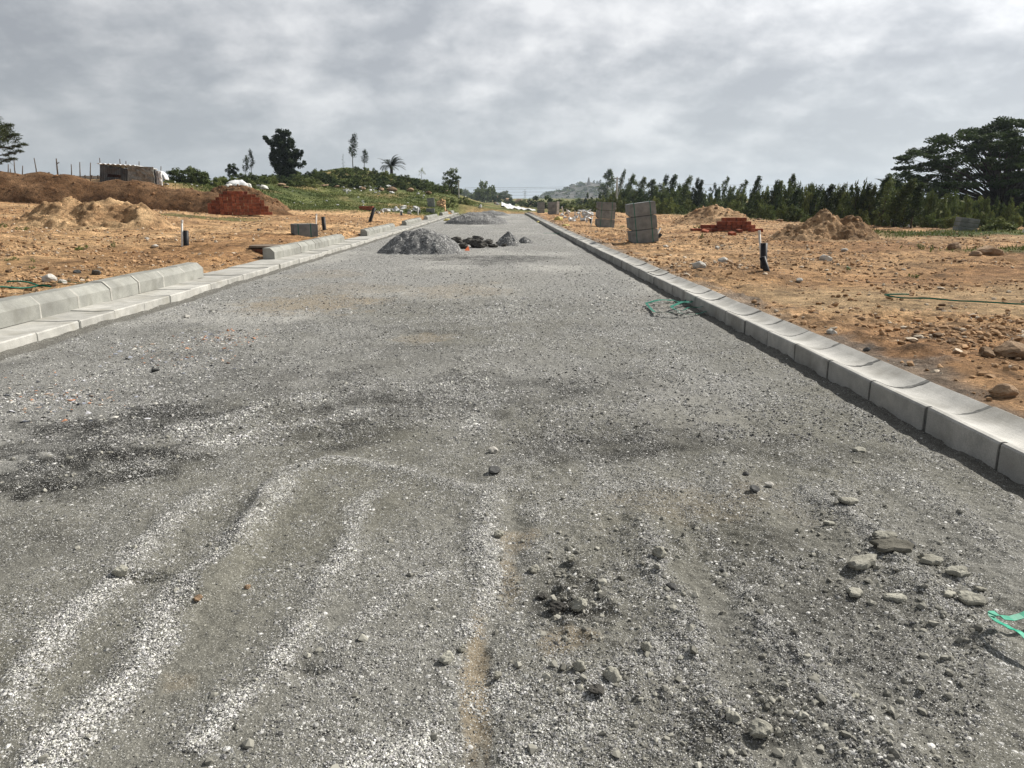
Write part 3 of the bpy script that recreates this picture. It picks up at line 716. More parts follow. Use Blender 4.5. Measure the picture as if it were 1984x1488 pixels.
# ------------------------------------------------------------------ heaps
def heap(name, px0, px1, pyb, pyt, depthr, mat, label, cat, prof=1.3, seed=0, peak=.5, cols=None, onroad=False, rough=1.0, peaks=None, nres=90, dome=1.4):
    P = at((px0 + px1) / 2, pyb, onroad); m = mpp(P); rx = (px1 - px0) / 2 * m; H = (pyb - pyt) * m; ry = depthr * rx
    H = H - 0.0; cy = P.y + ry * .82
    u = np.linspace(-1, 1, nres); U, W = np.meshgrid(u, u); U = U.ravel(); W = W.ravel()
    x = P.x + U * rx * 1.05; y_ = cy + W * ry * 1.05
    ang = np.arctan2(W, U); rr = np.hypot(U, W) * (1 + .16 * fbm(np.cos(ang) * 1.6 + seed, np.sin(ang) * 1.6, 3, seed))
    if peaks is None: peaks = [(2 * peak - 1, 0, 1.0, 1.0)]
    h = np.zeros_like(U)
    for (pu, pw, ph, pr) in peaks:
        sh = np.hypot((U - pu) / pr, (W - pw) / (pr if pr > .7 else pr * 1.3))
        h = np.maximum(h, ph * np.clip(1 - np.clip(sh, 0, 1) ** dome, 0, 1) ** prof)
    h = h * ss(1.02, .8, rr)
    h = h + ss(1.0, .6, rr) * rough * (.2 * fbm(U * 3.6, W * 3.6, 5, seed + 3, .55) + .12 * np.maximum(0, fbm(U * 10, W * 10, 4, seed + 5)))
    h = h / h.max()
    base = rise(y_) if onroad else ter(x, y_)
    Zs = base + h * H - .05 * ss(.9, 1.05, rr) - (.0 if onroad else .01)
    I = np.arange(nres * nres).reshape(nres, nres)
    Q = np.stack([I[:-1, :-1], I[:-1, 1:], I[1:, 1:], I[1:, :-1]], -1).reshape(-1, 4)
    Q = Q[(rr[Q] < 1.12).all(1)]
    if cols is not None:
        t = np.clip(.5 + 1.7 * fbm(x * 1.6, y_ * 1.6, 4, seed + 9), 0, 1); cc = lerp(cols[0], cols[1], t)
    else: cc = None
    used = np.unique(Q); mp = np.zeros(len(U), int); mp[used] = np.arange(len(used))
    Vv = np.stack([x - P.x, y_ - cy, Zs - P.z], 1)[used]
    o = ob(name, fastmesh(name, Vv, mp[Q], None if cc is None else cc[used], mat), (P.x, cy, P.z))
    if cols is not None:
        cand = np.nonzero((rr < .97) & (h > .04))[0]; q = rng.choice(cand, 260 if rx > 3 else 150); sz = m * (.9 + 3.2 * rng.uniform(0, 1, len(q)) ** 4)
        pk = rng.uniform(0, 1, len(q)); base_c = np.array(cols[0]) * .5 + np.array(cols[1]) * .5
        cc_ = np.where((pk < .3)[:, None], base_c * 1.35, np.where((pk < .75)[:, None], base_c * .9, base_c * .4))
        v_, f_, c_ = rocks(np.stack([x[q] - P.x, y_[q] - cy, Zs[q] - P.z + sz * .2], 1), sz, cc_, .7, ico=True)
        pb = ob('pebbles', fastmesh('pebbles', v_, f_, c_, M_CHIP, False), parent=o); pb['kind'] = 'stuff'
    return tag(o, label, cat)
SANDC = ((.46, .28, .145), (.66, .45, .25)); BROWNC = ((.16, .085, .04), (.25, .145, .075)); TANC = ((.38, .24, .13), (.56, .375, .215))
heap('gravel_heap', 716, 898, 494, 444, .8, M_HEAP, 'large grey gravel heap on the left half of the road', 'gravel heap', 1.05, 5, .58, onroad=True, dome=1.9, peaks=[(.14, 0, .97, .8), (-.12, .1, .86, .8), (.34, 0, .9, .6)], rough=.9)
heap('gravel_heap', 858, 988, 435, 411.5, .7, M_HEAP, 'wide low gravel heap farther down the road', 'gravel heap', .75, 8, .5, onroad=True)
heap('gravel_heap', 915, 990, 418, 408, .6, M_HEAP, 'farthest low gravel heap at the end of the road', 'gravel heap', .8, 9, .5, onroad=True)
heap('gravel_heap', 962, 1012, 476, 449, .9, M_HEAP, 'small pointed gravel cone in the middle of the road', 'gravel heap', 1.1, 12, .45, onroad=True)
heap('gravel_heap', 1004, 1038, 472, 459, .9, M_HEAP, 'tiny gravel mound right of the pointed cone', 'gravel heap', 1.0, 13, .4, onroad=True)
heap('earth_berm', -190, 560, 404, 342, .34, M_EARTH, 'long brown earth berm with several humps in front of the shack', 'earth berm', .7, 20, .4, BROWNC, nres=200, rough=.45,
     peaks=[(-.8, 0, .93, .42), (-.6, 0, .97, .42), (-.4, 0, .97, .4), (-.27, 0, .97, .32), (-.13, 0, .78, .3), (0, 0, .87, .3), (.1, 0, .92, .3), (.21, 0, .8, .28), (.34, 0, .75, .28), (.46, 0, .66, .26), (.58, 0, .56, .25), (.7, 0, .45, .22)])
heap('earth_heap', 395, 560, 404, 364, .5, M_EARTH, 'brown earth heap directly behind the large brick pile', 'earth heap', .85, 23, .45, BROWNC)
heap('sand_mound', -30, 300, 446, 381, .6, M_EARTH, 'pale orange sand mound in front of the brown berm', 'sand mound', .9, 26, .5, SANDC, peaks=[(-.3, .2, .9, .62), (0, .2, .9, .6), (.22, .2, 1.0, .62), (.5, .1, .75, .5), (-.6, .1, .5, .5)], rough=1.5, dome=1.15)
heap('sand_mound', 1296, 1470, 432, 398, .6, M_EARTH, 'tan sand mound behind the small brick pile on the right', 'sand mound', .95, 29, .55, TANC, rough=1.0, dome=1.15)
heap('sand_mound', 1505, 1745, 468, 408, .6, M_EARTH, 'rough two-peaked sand mound with a sack on top', 'sand mound', .85, 33, .5, TANC, peaks=[(.0, .15, .95, .6), (.42, .1, .95, .5), (-.4, .0, .5, .6)], rough=1.7, dome=1.15)
heap('sand_mound', 845, 880, 413, 399, .8, M_EARTH, 'small orange spoil mound near the end of the left kerb', 'sand mound', .9, 36, .4, SANDC)

tick('rocks, clods')
# ------------------------------------------------------------------ rocks, clods, slabs
def rock_mesh(name, mat, seed, flat=.7, sub=2, jag=.28):
    import bmesh
    bm = bmesh.new(); bmesh.ops.create_icosphere(bm, subdivisions=sub, radius=1)
    r = random.Random(seed); cuts = []
    for k in range(9):
        n = Vector((r.gauss(0, 1), r.gauss(0, 1), r.gauss(0, .8))).normalized(); cuts.append((n, r.uniform(.55, .88)))
    for v in bm.verts:
        for n, d in cuts:
            t = v.co.dot(n) - d
            if t > 0: v.co -= n * t
        v.co *= 1 + r.uniform(-jag, jag) * .25
        v.co.z *= flat
    me = bpy.data.meshes.new(name); bm.to_mesh(me); bm.free(); me.materials.append(mat); return me
RG = [rock_mesh('stone', M_ROCKG, s, .7) for s in range(4)]; RW = [rock_mesh('stone', M_ROCKW, 60 + s, .65) for s in range(3)]; RS = [rock_mesh('crust_slab', M_SLABG, 10 + s, .22, 3, .35) for s in range(4)]
RD = [rock_mesh('clod', M_CLOD, 20 + s, .55, 3, .7) for s in range(5)]; RB = [rock_mesh('boulder', M_BOULD, 30 + s, .62, 3) for s in range(5)]
RK = [rock_mesh('stone', M_DARKS, 40 + s, .6) for s in range(3)]; RC = [rock_mesh('clod', M_SLABG, 50 + s, .75, 3, .5) for s in range(3)]
def slab_mesh(seed):
    r_ = random.Random(seed); n_ = 14; ring = []; rad = [r_.uniform(.62, 1.08) for _ in range(n_)]
    mb = MB(); V = []
    for lv, (sc_, z_) in enumerate(((.88, -.22), (1.0, -.08), (.99, .1), (.86, .2), (.45, .23))):
        for k in range(n_):
            a = 2 * math.pi * k / n_; q = rad[k] * sc_ * r_.uniform(.93, 1.07)
            V.append((q * math.cos(a), q * math.sin(a) * .8, z_ + r_.uniform(-.04, .05)))
    V.append((0, 0, .2)); Fs = [tuple(range(n_ - 1, -1, -1))]
    Fs += [(l_ * n_ + k, l_ * n_ + (k + 1) % n_, l_ * n_ + n_ + (k + 1) % n_, l_ * n_ + n_ + k) for l_ in range(4) for k in range(n_)]
    Fs += [(4 * n_ + k, 4 * n_ + (k + 1) % n_, 5 * n_) for k in range(n_)]
    return mb.add(V, Fs).mesh('crust_slab', M_SLABG)
RS = [slab_mesh(k) for k in range(6)]
DSLAB = slab_mesh(9); DSLAB.materials[0] = surf('dark cement crust', (.1, .095, .078), (.19, .18, .15), 14, .95, 120, .7, .006, .1)
for v_ in DSLAB.vertices: v_.co.z *= .5
def place_rock(pool, px, py, wpx, name, label, cat, group=None, road=True, asp=.7, sink=.35):
    P = at(px, py, road); m = mpp(P); r = wpx * m / 2 * 1.12
    z = rdh(P.x, P.y) if road else tz(P.x, P.y)
    me = random.choice(pool); h = max(abs(v.co.z) for v in me.vertices)
    o = ob(name, me, (P.x, P.y, z + r * h * (1 - sink)), (random.uniform(-.16, .16), random.uniform(-.16, .16), random.uniform(-.5, .5)), (r, r * random.uniform(asp, 1.15), r))
    return tag(o, label, cat, group)
SLAB = [(1640.6, 989, 34, 'pale crust slab highest up the line of slabs on the near right road'), (1606, 1021, 21, 'small pale crust chip left below the topmost slab'), (1711, 1059, 41, 'pale crust slab lying above the dark slab on the right'),
        (1803, 1097, 41, 'bright crust slab tilted right of the dark slab'), (1855, 1118, 39, 'broad pale crust slab farthest right in the upper row'), (1656, 1163, 32, 'pale blocky lump leftmost in the lower row of slabs'), (1737, 1169, 39, 'pale flat slab in the middle of the lower row'),
        (1898, 1150, 21, 'small wedge slab right of the slab cluster'), (1838, 1164, 26, 'left slab of the pale cluster on the right'), (1878, 1171, 43, 'large broken slab of the pale cluster on the right'), (1656, 1362, 21, 'pale round lump near the bottom right tracks')]
for px, py, w, lab in SLAB: place_rock(RS, px, py, w * 1.1, 'crust_slab', lab, 'slab', 'dry crust slabs on the near right road', sink=.1)
place_rock(RS, 1728, 1081, 78, 'crust_slab', 'long dark thin crust slab on the near right road', 'slab').data = DSLAB
place_rock(RS, 1669, 1108, 64, 'crust_slab', 'grey brown ridge shaped slab left of the dark slab', 'slab')
STN = [(956, 875, 21, RW, 'single pale angular stone in the middle of the road'), (958, 917, 24, RK, 'dark stone just below the pale angular stone'), (1460, 962, 22, RK, 'dark square stone on the right half of the road'), (1490, 943, 17, RW, 'pale stone beside the dark square stone'),
       (1445, 923, 13, RK, 'small dark stone above the dark square stone'), (1765, 1062, 19, RK, 'small dark lump right of the slabs'), (1300, 1154, 20, RK, 'dark flat stone in the tyre lane right of the clods'), (480, 1137, 13, RB, 'small tan pebble on the smooth sand at left'), (386, 1170, 17, RB, 'rusty tan lump on the slurry bank at left'),
       (234, 1114, 26, RC, 'pale lump at the mouth of the dark hole at left'), (966, 1039, 18, RC, 'flat brown crust at the top of the middle rut'), (866, 1281, 30, RC, 'pale broken lump left of the brown rut'), (896, 1256, 17, RC, 'small crust above the lump left of the rut'), (964, 1309, 19, RC, 'pale chip right of the brown rut'),
       (1106, 1091, 19, RC, 'pale knob at the top of the clod patch'), (1035, 1107, 21, RC, 'pale knob at the left of the clod patch'), (1078, 1184, 32, RD, 'largest dark clod at the foot of the clod patch'), (1121, 1186, 32, RC, 'grey clod right of the largest dark clod'), (1050, 1157, 19, RD, 'small dark clod above the largest clod'),
       (1149, 1125, 14, RC, 'small grey clod at the right of the clod patch'), (1277, 1092, 26, RC, 'rounded grey lump on the ridge right of the clod patch'), (1252, 1269, 21, RC, 'half buried round lump below the ridge'), (1187, 1326, 34, RC, 'large buried grey lump near the bottom middle'), (1153, 1352, 30, RD, 'dark buried lump near the bottom middle'), (1123, 1305, 26, RC, 'grey lump above the large buried lump'),
       (1398, 1112, 11, RK, 'tiny dark stone in the right tyre lane'), (1665, 875, 26, RS, 'flat pale flake near the right gutter'), (1660, 897, 15, RS, 'smaller pale flake below the flat flake'), (300, 718, 16, RK, 'dark flake among the coarse gravel at left'), (300, 785, 10, RW, 'white pebble in the left gravel'), (362, 616, 11, RW, 'white stone close to the left gutter'), (1470, 1440, 44, RC, 'half buried grey clod at the bottom right of centre'), (1420, 1415, 26, RC, 'small grey clod beside the half buried clod at the bottom')]
for px, py, w, pool, lab in STN: place_rock(pool, px, py, w, 'clod' if pool in (RC, RD) else 'stone', lab, 'clod' if pool in (RC, RD) else 'stone')
# dark clods dumped between the gravel heaps
for px, py, w, lab in [(885, 472, 34, 'large rounded dark clod right of the big gravel heap'), (905, 474, 26, 'dark broken clod second in the damp spoil row'), (924, 470, 30, 'black ragged clod in the middle of the spoil row'), (943, 473, 26, 'low dark clod toward the right of the spoil row'), (893, 482, 30, 'flat dark clod below the large rounded clod'), (955, 479, 22, 'rightmost low clod of the spoil row'), (925, 480, 40, 'flat grey clod behind the orange scrap'), (976, 477, 14, 'small dark clod at the foot of the pointed cone'), (912, 469, 22, 'dark clod peeping up behind the spoil row'), (938, 478, 20, 'small clod right of the orange scrap'), (872, 476, 18, 'small clod touching the big gravel heap'), (966, 474, 14, 'small clod left of the pointed cone')]:
    o = place_rock(RD, px, py, w * .8, 'clod', lab, 'clod', 'damp dark clods between the gravel heaps'); o.scale.z *= .95
P = at(905, 486, True); m = mpp(P)
tag(ob('plastic_scrap', MB().add([(-5 * m, 0, 0.01), (5 * m, 0, 0), (2 * m, .15, 9 * m), (-1 * m, .2, 6 * m), (-5 * m, .04, .01), (5 * m, .04, 0), (2 * m, .19, 9 * m), (-1 * m, .24, 6 * m)], [(0, 1, 2, 3), (4, 7, 6, 5), (0, 4, 5, 1), (1, 5, 6, 2), (2, 6, 7, 3), (3, 7, 4, 0)]).mesh('plastic_scrap', M_ORANGE), P), 'orange plastic scrap before the dark clods', 'scrap')
# rocks on the earth
ER = [(1958, 692, 62, 'big jagged boulder at the right edge of the near plot'), (1910, 690, 34, 'brown boulder left of the jagged one at the right edge'), (1943, 768, 46, 'flat brown rock half buried below the jagged boulder'), (1915, 497, 46, 'long tan boulder by the grass strip on the far right'), (1890, 497, 20, 'small boulder left of the long tan boulder'), (1850, 486, 30, 'brown flat boulder on the right before the grass strip'),
      (1414, 512, 18, 'round brown stone left of the near black pipes'), (1402, 510, 22, 'pale stone beside the round brown stone'), (1600, 506, 24, 'pale tan boulder right of the near black pipes'), (1355, 520, 26, 'flat pale slab stone on the right plot'), (1680, 680, 16, 'dark stone just behind the right gutter'), (1612, 648, 20, 'pale flat stone behind the right gutter'), (1548, 546, 14, 'white stone on the sandy right plot'), (1635, 488, 14, 'white stone above the sandy strip'),
      (185, 533, 21, 'round dark stone behind the near kerb run'), (97, 546, 28, 'black and white broken stone behind the near kerb run'), (122, 549, 16, 'brown stone beside the black and white stone'), (300, 480, 13, 'white stone left of the near left pipe'), (150, 530, 16, 'dark flat stone left of the round stone'), (285, 464, 9, 'white stone on the left plot'), (502, 447, 8, 'small dark stone below the large brick pile'), (1290, 480, 10, 'white stone at the foot of the near leaning stack'), (1390, 483, 12, 'white flake beyond the leaning stack'), (215, 395, 14, 'grey stone on the pale sand mound'), (1550, 690, 12, 'small brown stone behind the right gutter')]
for px, py, w, lab in ER: place_rock(RW if 'white' in lab or 'pale' in lab else RG if 'grey' in lab else RB if 'dark' not in lab else RK, px, py, w, 'boulder' if w > 28 else 'stone', lab, 'boulder' if w > 28 else 'stone', None, False, .7, .45)
# rubble strewn on the bare earth
n = 140000
y = 4 * (60 / 4) ** rng.uniform(0, 1, n); x = rng.uniform(-.75, .75, n) * y
k = ((x > XRO + .08) | (x < XLO - .1)); x, y = x[k], y[k]
w = np.clip(.4 + 1.6 * fbm(x * .7, y * .5, 4, 401), .05, 1); sm_ = ss(7.2, 8, y) * (1 - ss(9.6, 11.2, y)) * (x > 2.9)
k = (rng.uniform(0, 1, len(x)) < w * (1 - .8 * sm_)) & ~((y > 44) & (x < -3)); x, y = x[k], y[k]
s = .003 + .034 * rng.uniform(0, 1, len(x)) ** 5 + .0006 * y; pick = rng.uniform(0, 1, len(x))
cols = np.where((pick < .13)[:, None], (.58, .49, .38), np.where((pick < .84)[:, None], (.42, .265, .145), (.19, .125, .075))) * rng.uniform(.7, 1.25, (len(x), 1))
v, f, c = rocks(np.stack([x, y, ter(x, y) + s * .35], 1), s, cols, .55, ico=True)
stuff(ob('rubble', fastmesh('rubble', v, f, c, M_CHIP, False)), 'small stones and clods strewn over the bare orange earth', 'rubble')

tick('straps and')
# ------------------------------------------------------------------ straps and cables
def ribbon(name, pts, w, mat, label, zoff=.012, wave=.01, tube=False, road=True, zs=None, grp=None):
    P = [at(px, py, road) for px, py in pts]; Q_ = []
    for a, b in zip(P[:-1], P[1:]):
        nseg = 7
        for k in range(nseg): Q_.append(a.lerp(b, k / nseg))
    Q_.append(P[-1])
    for k, q in enumerate(Q_):
        q.z = (rdh(q.x, q.y) if road else tz(q.x, q.y)) + zoff + (wave * (1 + math.sin(k * .45)) * .5)
        if zs: q.z += zs * abs(math.sin(k * .4))
    mb = MB()
    if tube: mb.tube(Q_, w / 2, 5)
    else:
        V = []; t = .0016
        for k, q in enumerate(Q_):
            d = Q_[min(k + 1, len(Q_) - 1)] - Q_[max(k - 1, 0)]; s_ = d.cross(Vector((0, 0, 1))).normalized() * w / 2
            s_.z = w * .1
            V += [q - s_, q + s_, q + s_ + Vector((0, 0, t)), q - s_ + Vector((0, 0, t))]
        Fs = []
        for k in range(len(Q_) - 1):
            Fs += [(4 * k + a, 4 * k + (a + 1) % 4, 4 * k + 4 + (a + 1) % 4, 4 * k + 4 + a) for a in range(4)]
        Fs += [(3, 2, 1, 0), (4 * len(Q_) - 4, 4 * len(Q_) - 3, 4 * len(Q_) - 2, 4 * len(Q_) - 1)]
        mb.add(V, Fs)
    return tag(ob(name, mb.mesh(name, mat, smooth=False)), label, 'strap', grp)
ribbon('plastic_strap', [(2060, 1203), (1984, 1223), (1914, 1239), (1913, 1243), (1950, 1264), (1990, 1288), (2050, 1324)], .019, M_STRAP, 'bright green strap bent in a V at the right edge of the near road', .045, .004)
ribbon('plastic_strap', [(1372, 600), (1345, 584), (1300, 587), (1252, 593), (1270, 611), (1330, 618), (1368, 606)], .034, M_STRAPD, 'outer loop of dark green strap lying against the right gutter', .02, .03)
ribbon('plastic_strap', [(1250, 596), (1300, 597), (1348, 590), (1300, 603), (1322, 611), (1362, 602)], .034, M_STRAPD, 'inner tangle of dark green strap lying against the right gutter', .035, .03)
ribbon('plastic_strap', [(1760, 581), (1713, 582), (1745, 588), (1840, 593), (1984, 601), (2040, 606)], .017, M_STRAPD, 'long dark green strap across the sandy strip on the right', .06, .01, tube=True, road=False)
ribbon('plastic_strap', [(-20, 571), (30, 570), (75, 566), (100, 568), (60, 560), (15, 558)], .018, M_STRAPD, 'dark green strap on the earth at the left edge of the photo', .06, .02, tube=True, road=False)
ribbon('plastic_strap', [(95, 556), (150, 553), (190, 549)], .03, M_STRAPD, 'short dark green strap behind the near kerb run', .02, .02, road=False)
ribbon('plastic_strap', [(1053, 454), (1075, 454), (1092, 449), (1084, 453)], .06, M_STRAP, 'green strap on the far road beside the right gutter', .02, .03)
ribbon('plastic_strap', [(1606, 521), (1640, 519), (1650, 524)], .03, M_STRAPD, 'short green strap right of the near black pipes', .02, .02, road=False)

tick('debris')
# ------------------------------------------------------------------ debris
def shard_mesh(seed, mat, name):
    r = random.Random(seed); mb = MB()
    mb.box(0, 0, .5, r.uniform(.8, 1.5), r.uniform(.5, 1), r.uniform(.3, .6)); 
    if seed % 2: mb.box(r.uniform(-.5, .5), .1, .75, .5, .4, .5, r.uniform(0, 1))
    mb.v = [(x + r.uniform(-.15, .15), y + r.uniform(-.15, .15), z + r.uniform(-.12, .12)) for x, y, z in mb.v]
    return mb.mesh(name, mat)
SH = [shard_mesh(s, M_SCRAP, 'rubble_piece') for s in range(6)]
def scatter(n, box, wr, label, group, pool, name, cat, tilt=.5, seed=1):
    r = random.Random(seed)
    for _ in range(n):
        px, py = r.uniform(box[0], box[2]), r.uniform(box[1], box[3]); P = at(px, py); m = mpp(P); s_ = r.uniform(*wr) * m / 2
        o = ob(name, r.choice(pool), (P.x, P.y, tz(P.x, P.y)), (r.uniform(-tilt, tilt), r.uniform(-tilt, tilt), r.uniform(0, 6)), (s_, s_, s_ * r.uniform(.6, 1.2)))
        tag(o, label, cat, group)
scatter(26, (728, 405, 808, 416), (9, 18), 'white broken concrete piece in the rubble strip left of the far road', 'white rubble by the left pipes', SH, 'rubble_piece', 'rubble piece', .5, 3)
scatter(26, (1086, 410, 1142, 430), (10, 20), 'white broken fence piece fallen between the right stacks', 'white fence pieces between the right stacks', SH, 'rubble_piece', 'rubble piece', .7, 4)
scatter(18, (1712, 434, 1768, 442), (10, 20), 'grey slab piece on the far right plot below the trees', 'slab pieces below the right trees', SH, 'rubble_piece', 'rubble piece', .15, 5)
for k in range(5):
    P = at(1092 + k * 11, 414 + k * 4.2); m = mpp(P)
    tag(ob('fence_post', MB().box(0, 0, 7 * m, 2.4 * m, .1, 14 * m).mesh('fence_post', M_SCRAP, bevel=.01), P, (random.uniform(-.2, .2), random.uniform(-.6, .3), 0)), 'short white concrete post tilted among the fallen fence pieces', 'post', 'tilted white posts between the right stacks')
def sack(px, py, w, h, mat, name, label, cat, seed, road=False):
    import bmesh
    P = at(px, py, road); m = mpp(P)
    bm = bmesh.new(); bmesh.ops.create_icosphere(bm, subdivisions=3, radius=1); r = random.Random(seed)
    ph = [r.uniform(0, 6) for _ in range(6)]
    for v in bm.verts:
        c = v.co.copy(); k = 1 + .16 * math.sin(c.x * 4 + ph[0]) * math.cos(c.y * 3 + ph[1]) + .09 * math.sin(c.x * 9 + c.z * 6 + ph[2]) + .06 * math.sin(c.y * 13 + ph[3] + c.x * 7)
        v.co = Vector((c.x * k * w / 2 * m, c.y * k * w / 2.6 * m, max(-.3, c.z * k) * h * .75 * m))
    me = bpy.data.meshes.new(name); bm.to_mesh(me); bm.free(); me.materials.append(mat); me.polygons.foreach_set('use_smooth', [True] * len(me.polygons))
    z = tz(P.x, P.y) if not road else rise(P.y)
    return tag(ob(name, me, (P.x, P.y, z + .1 * h * m), (0, 0, r.uniform(-.3, .3))), label, cat)
sack(460, 363, 40, 16, M_WHITE, 'sack', 'big white wrapped bundle on the rubble behind the brick pile', 'bundle', 1)
sack(443, 364, 18, 9, M_BAG, 'sack', 'small white sack left of the big bundle', 'sack', 2)
sack(478, 364, 20, 11, M_BAG, 'sack', 'white sack at the right end of the big bundle', 'sack', 3)
sack(505, 365, 30, 9, M_BAG, 'sack', 'flat white sack left of the tall dark tree', 'sack', 4)
sack(866, 428, 14, 5, M_YELLOW, 'plastic_bag', 'yellow plastic bag on the road by the left gutter', 'bag', 5, True)
sack(1082, 427, 16, 9, M_YELLOW, 'plastic_bag', 'yellow bag beside the fallen white fence pieces', 'bag', 6)
sack(1096, 438, 16, 4, M_YELLOW, 'plastic_bag', 'flat pale yellow bag behind the right gutter', 'bag', 7)
sack(1043, 431, 9, 3, M_YELLOW, 'plastic_bag', 'small yellow scrap on the far road by the right gutter', 'bag', 8, True)
sack(1662, 424, 9, 15, M_BAG, 'sack', 'cream sack standing on the rough sand mound', 'sack', 9)
sack(1650, 428, 22, 8, M_TARP, 'sack', 'grey sheet draped over the rough sand mound', 'sheet', 10)
sack(110, 352, 20, 6, M_WHITE, 'sack', 'pale sheet on the berm gap below the stakes', 'sheet', 11)
sack(931, 405, 5, 6, M_WHITE, 'sack', 'tiny white bag at the road end', 'bag', 12)
# torn white sheet across the road end
P0 = at(966, 402); n = 40; V = []
A, B_, m = at(972, 404), at(1020, 404), mpp(at(990, 404))
u = np.linspace(0, 1, n); U, W = np.meshgrid(u, u)
zz = 7 * m * (1 - U) ** .9 * np.exp(-((W - .45 - .3 * U) * 3.2) ** 2) + .16 * np.abs(fbm(U * 5, W * 5, 4, 9)) * 3 * (1 - .6 * U)
x_ = A.x + U * (B_.x - A.x) + .12 * fbm(W * 4, U * 2, 2, 5); y_ = A.y + W * 2.6 + U * .8
V = np.stack([x_.ravel(), y_.ravel(), (ter(x_.ravel(), y_.ravel()) + zz.ravel() + .02)], 1)
I = np.arange(n * n).reshape(n, n); Q = np.stack([I[:-1, :-1], I[:-1, 1:], I[1:, 1:], I[1:, :-1]], -1).reshape(-1, 4)
tag(ob('plastic_sheet', fastmesh('plastic_sheet', V, Q, None, M_WHITE)), 'torn white plastic sheet lying across the end of the road', 'sheet')
# pale litter on the grass slope
scatter(42, (640, 360, 990, 378), (5, 12), 'white litter scrap on the grassy bank below the shrubs', 'litter on the grassy bank', SH, 'litter_scrap', 'litter', .5, 7)
scatter(26, (540, 368, 850, 400), (4, 8), 'pale scrap lying in the open grass slope', 'scraps in the grass slope', SH, 'litter_scrap', 'litter', .4, 8)
scatter(10, (320, 354, 430, 366), (6, 13), 'white litter scrap below the round bush by the shack', 'litter by the shack', SH, 'litter_scrap', 'litter', .4, 9)
# boulders on the bank
r = random.Random(5)
BO = [(703, 368, 16, 24), (760, 372, 26, 16), (795, 372, 20, 14), (740, 370, 16, 10), (830, 376, 16, 12), (545, 362, 24, 9), (555, 365, 16, 7), (950, 384, 18, 12), (966, 388, 20, 14), (983, 392, 22, 14), (1006, 395, 24, 16), (1030, 398, 14, 9), (925, 380, 14, 10), (865, 374, 14, 9), (885, 376, 12, 9), (900, 377, 14, 11), (960, 378, 10, 8), (652, 364, 14, 8), (630, 362, 20, 7), (1110, 396, 14, 8), (1130, 394, 16, 8), (1096, 398, 12, 7), (1260, 400, 12, 8), (1208, 402, 12, 8), (1490, 418, 14, 8), (1530, 428, 14, 8), (1510, 430, 18, 7), (1470, 426, 12, 6)]
for px, py, w, h in BO:
    o = place_rock(RB, px, py, w * .72, 'boulder', 'tan boulder lying at the foot of the shrubs beyond the road', 'boulder', 'boulders along the shrub line', False, .8, .3); o.scale.z = o.scale.x * min(1.3, h / w * 1.25)

tick('stakes')
# ------------------------------------------------------------------ stakes, wall, shack
SY = 46.0
STK = [(16, 344, 16, 318), (23, 345, 20, 327), (33, 346, 27, 309), (44, 345, 44, 321), (73, 347, 66, 306), (115, 348, 109, 307), (137, 350, 138, 318), (156, 350, 154.5, 314), (176, 350, 175.5, 315), (194, 345, 193, 306), (235, 350, 232, 308), (247, 345, 244, 312), (271, 350, 269.5, 312.5), (313, 350, 312, 322)]
LAB = ['short stake leftmost in the row on the berm', 'very short leaning stake second from the left', 'tall leaning stake third from the left', 'short straight stake between two tall leaning ones', 'tall stake leaning left with a wide gap on both sides', 'thick forked stake in the middle of the row', 'straight stake just left of the pale wall', 'straight stake in front of the pale wall', 'straight stake between the wall and the shack', 'stake sticking up at the left corner of the shack', 'stake sticking up from the shack roof middle', 'short stake at the tarpaulin corner', 'short stake above the tarpaulin panel', 'short stake at the right end of the shack']
for (a, b, c_, d_), lab in zip(STK, LAB):
    A = onY(a, b + 14, SY + (random.uniform(-.5, .5) if a < 190 else 2.6)); B_ = onY(c_, d_, A.y); A.z = min(A.z, tz(A.x, A.y))
    mid = A.lerp(B_, .6) + Vector((random.uniform(-.04, .04), 0, 0))
    w = .042 if 'thick' in lab else .03
    mb = MB().tube([A, mid, B_], [w * 1.15, w, w * .75], 7)
    if 'forked' in lab: mb.tube([mid.lerp(B_, .55), B_ + Vector((.14, 0, -.22))], [w * .8, w * .5], 6)
    tag(ob('wooden_stake', mb.mesh('wooden_stake', M_WOOD, smooth=True)), 'weathered wooden ' + lab, 'stake', 'wooden stakes on the berm')
def quad_panel(name, c4, Y, th, mat, parent, ribs=0, wob=.0, dy=0.):
    """corner pixels (tl, tr, br, bl) at depth Y -> an upright sheet with thickness"""
    c = [onY(px, py, Y + dy) for px, py in c4]; nx, nz = (max(8, ribs * 4), 8); V = []
    for k in range(nz + 1):
        for i in range(nx + 1):
            u_, v_ = i / nx, k / nz; p = c[0].lerp(c[1], u_).lerp(c[3].lerp(c[2], u_), v_)
            p.y += (.02 * math.sin(u_ * ribs * 6.283) if ribs else 0) + wob * float(fbm(np.array([u_ * 5.]), np.array([v_ * 4.]), 3, 5)[0])
            V.append(p)
    nn = len(V); V += [p + Vector((0, th, 0)) for p in V[:nn]]
    W_ = nx + 1; Fs = []
    for k in range(nz):
        for i in range(nx):
            a = k * W_ + i; Fs += [(a, a + W_, a + W_ + 1, a + 1), (a + nn, a + 1 + nn, a + W_ + 1 + nn, a + W_ + nn)]
    rim = [i for i in range(W_)] + [k * W_ + nx for k in range(1, nz + 1)] + [nz * W_ + i for i in range(nx - 1, -1, -1)] + [k * W_ for k in range(nz - 1, 0, -1)]
    Fs += [(rim[i], rim[(i + 1) % len(rim)], rim[(i + 1) % len(rim)] + nn, rim[i] + nn) for i in range(len(rim))]
    return ob(name, MB().add(V, Fs).mesh(name, mat), parent=parent)
SHY = 47.5
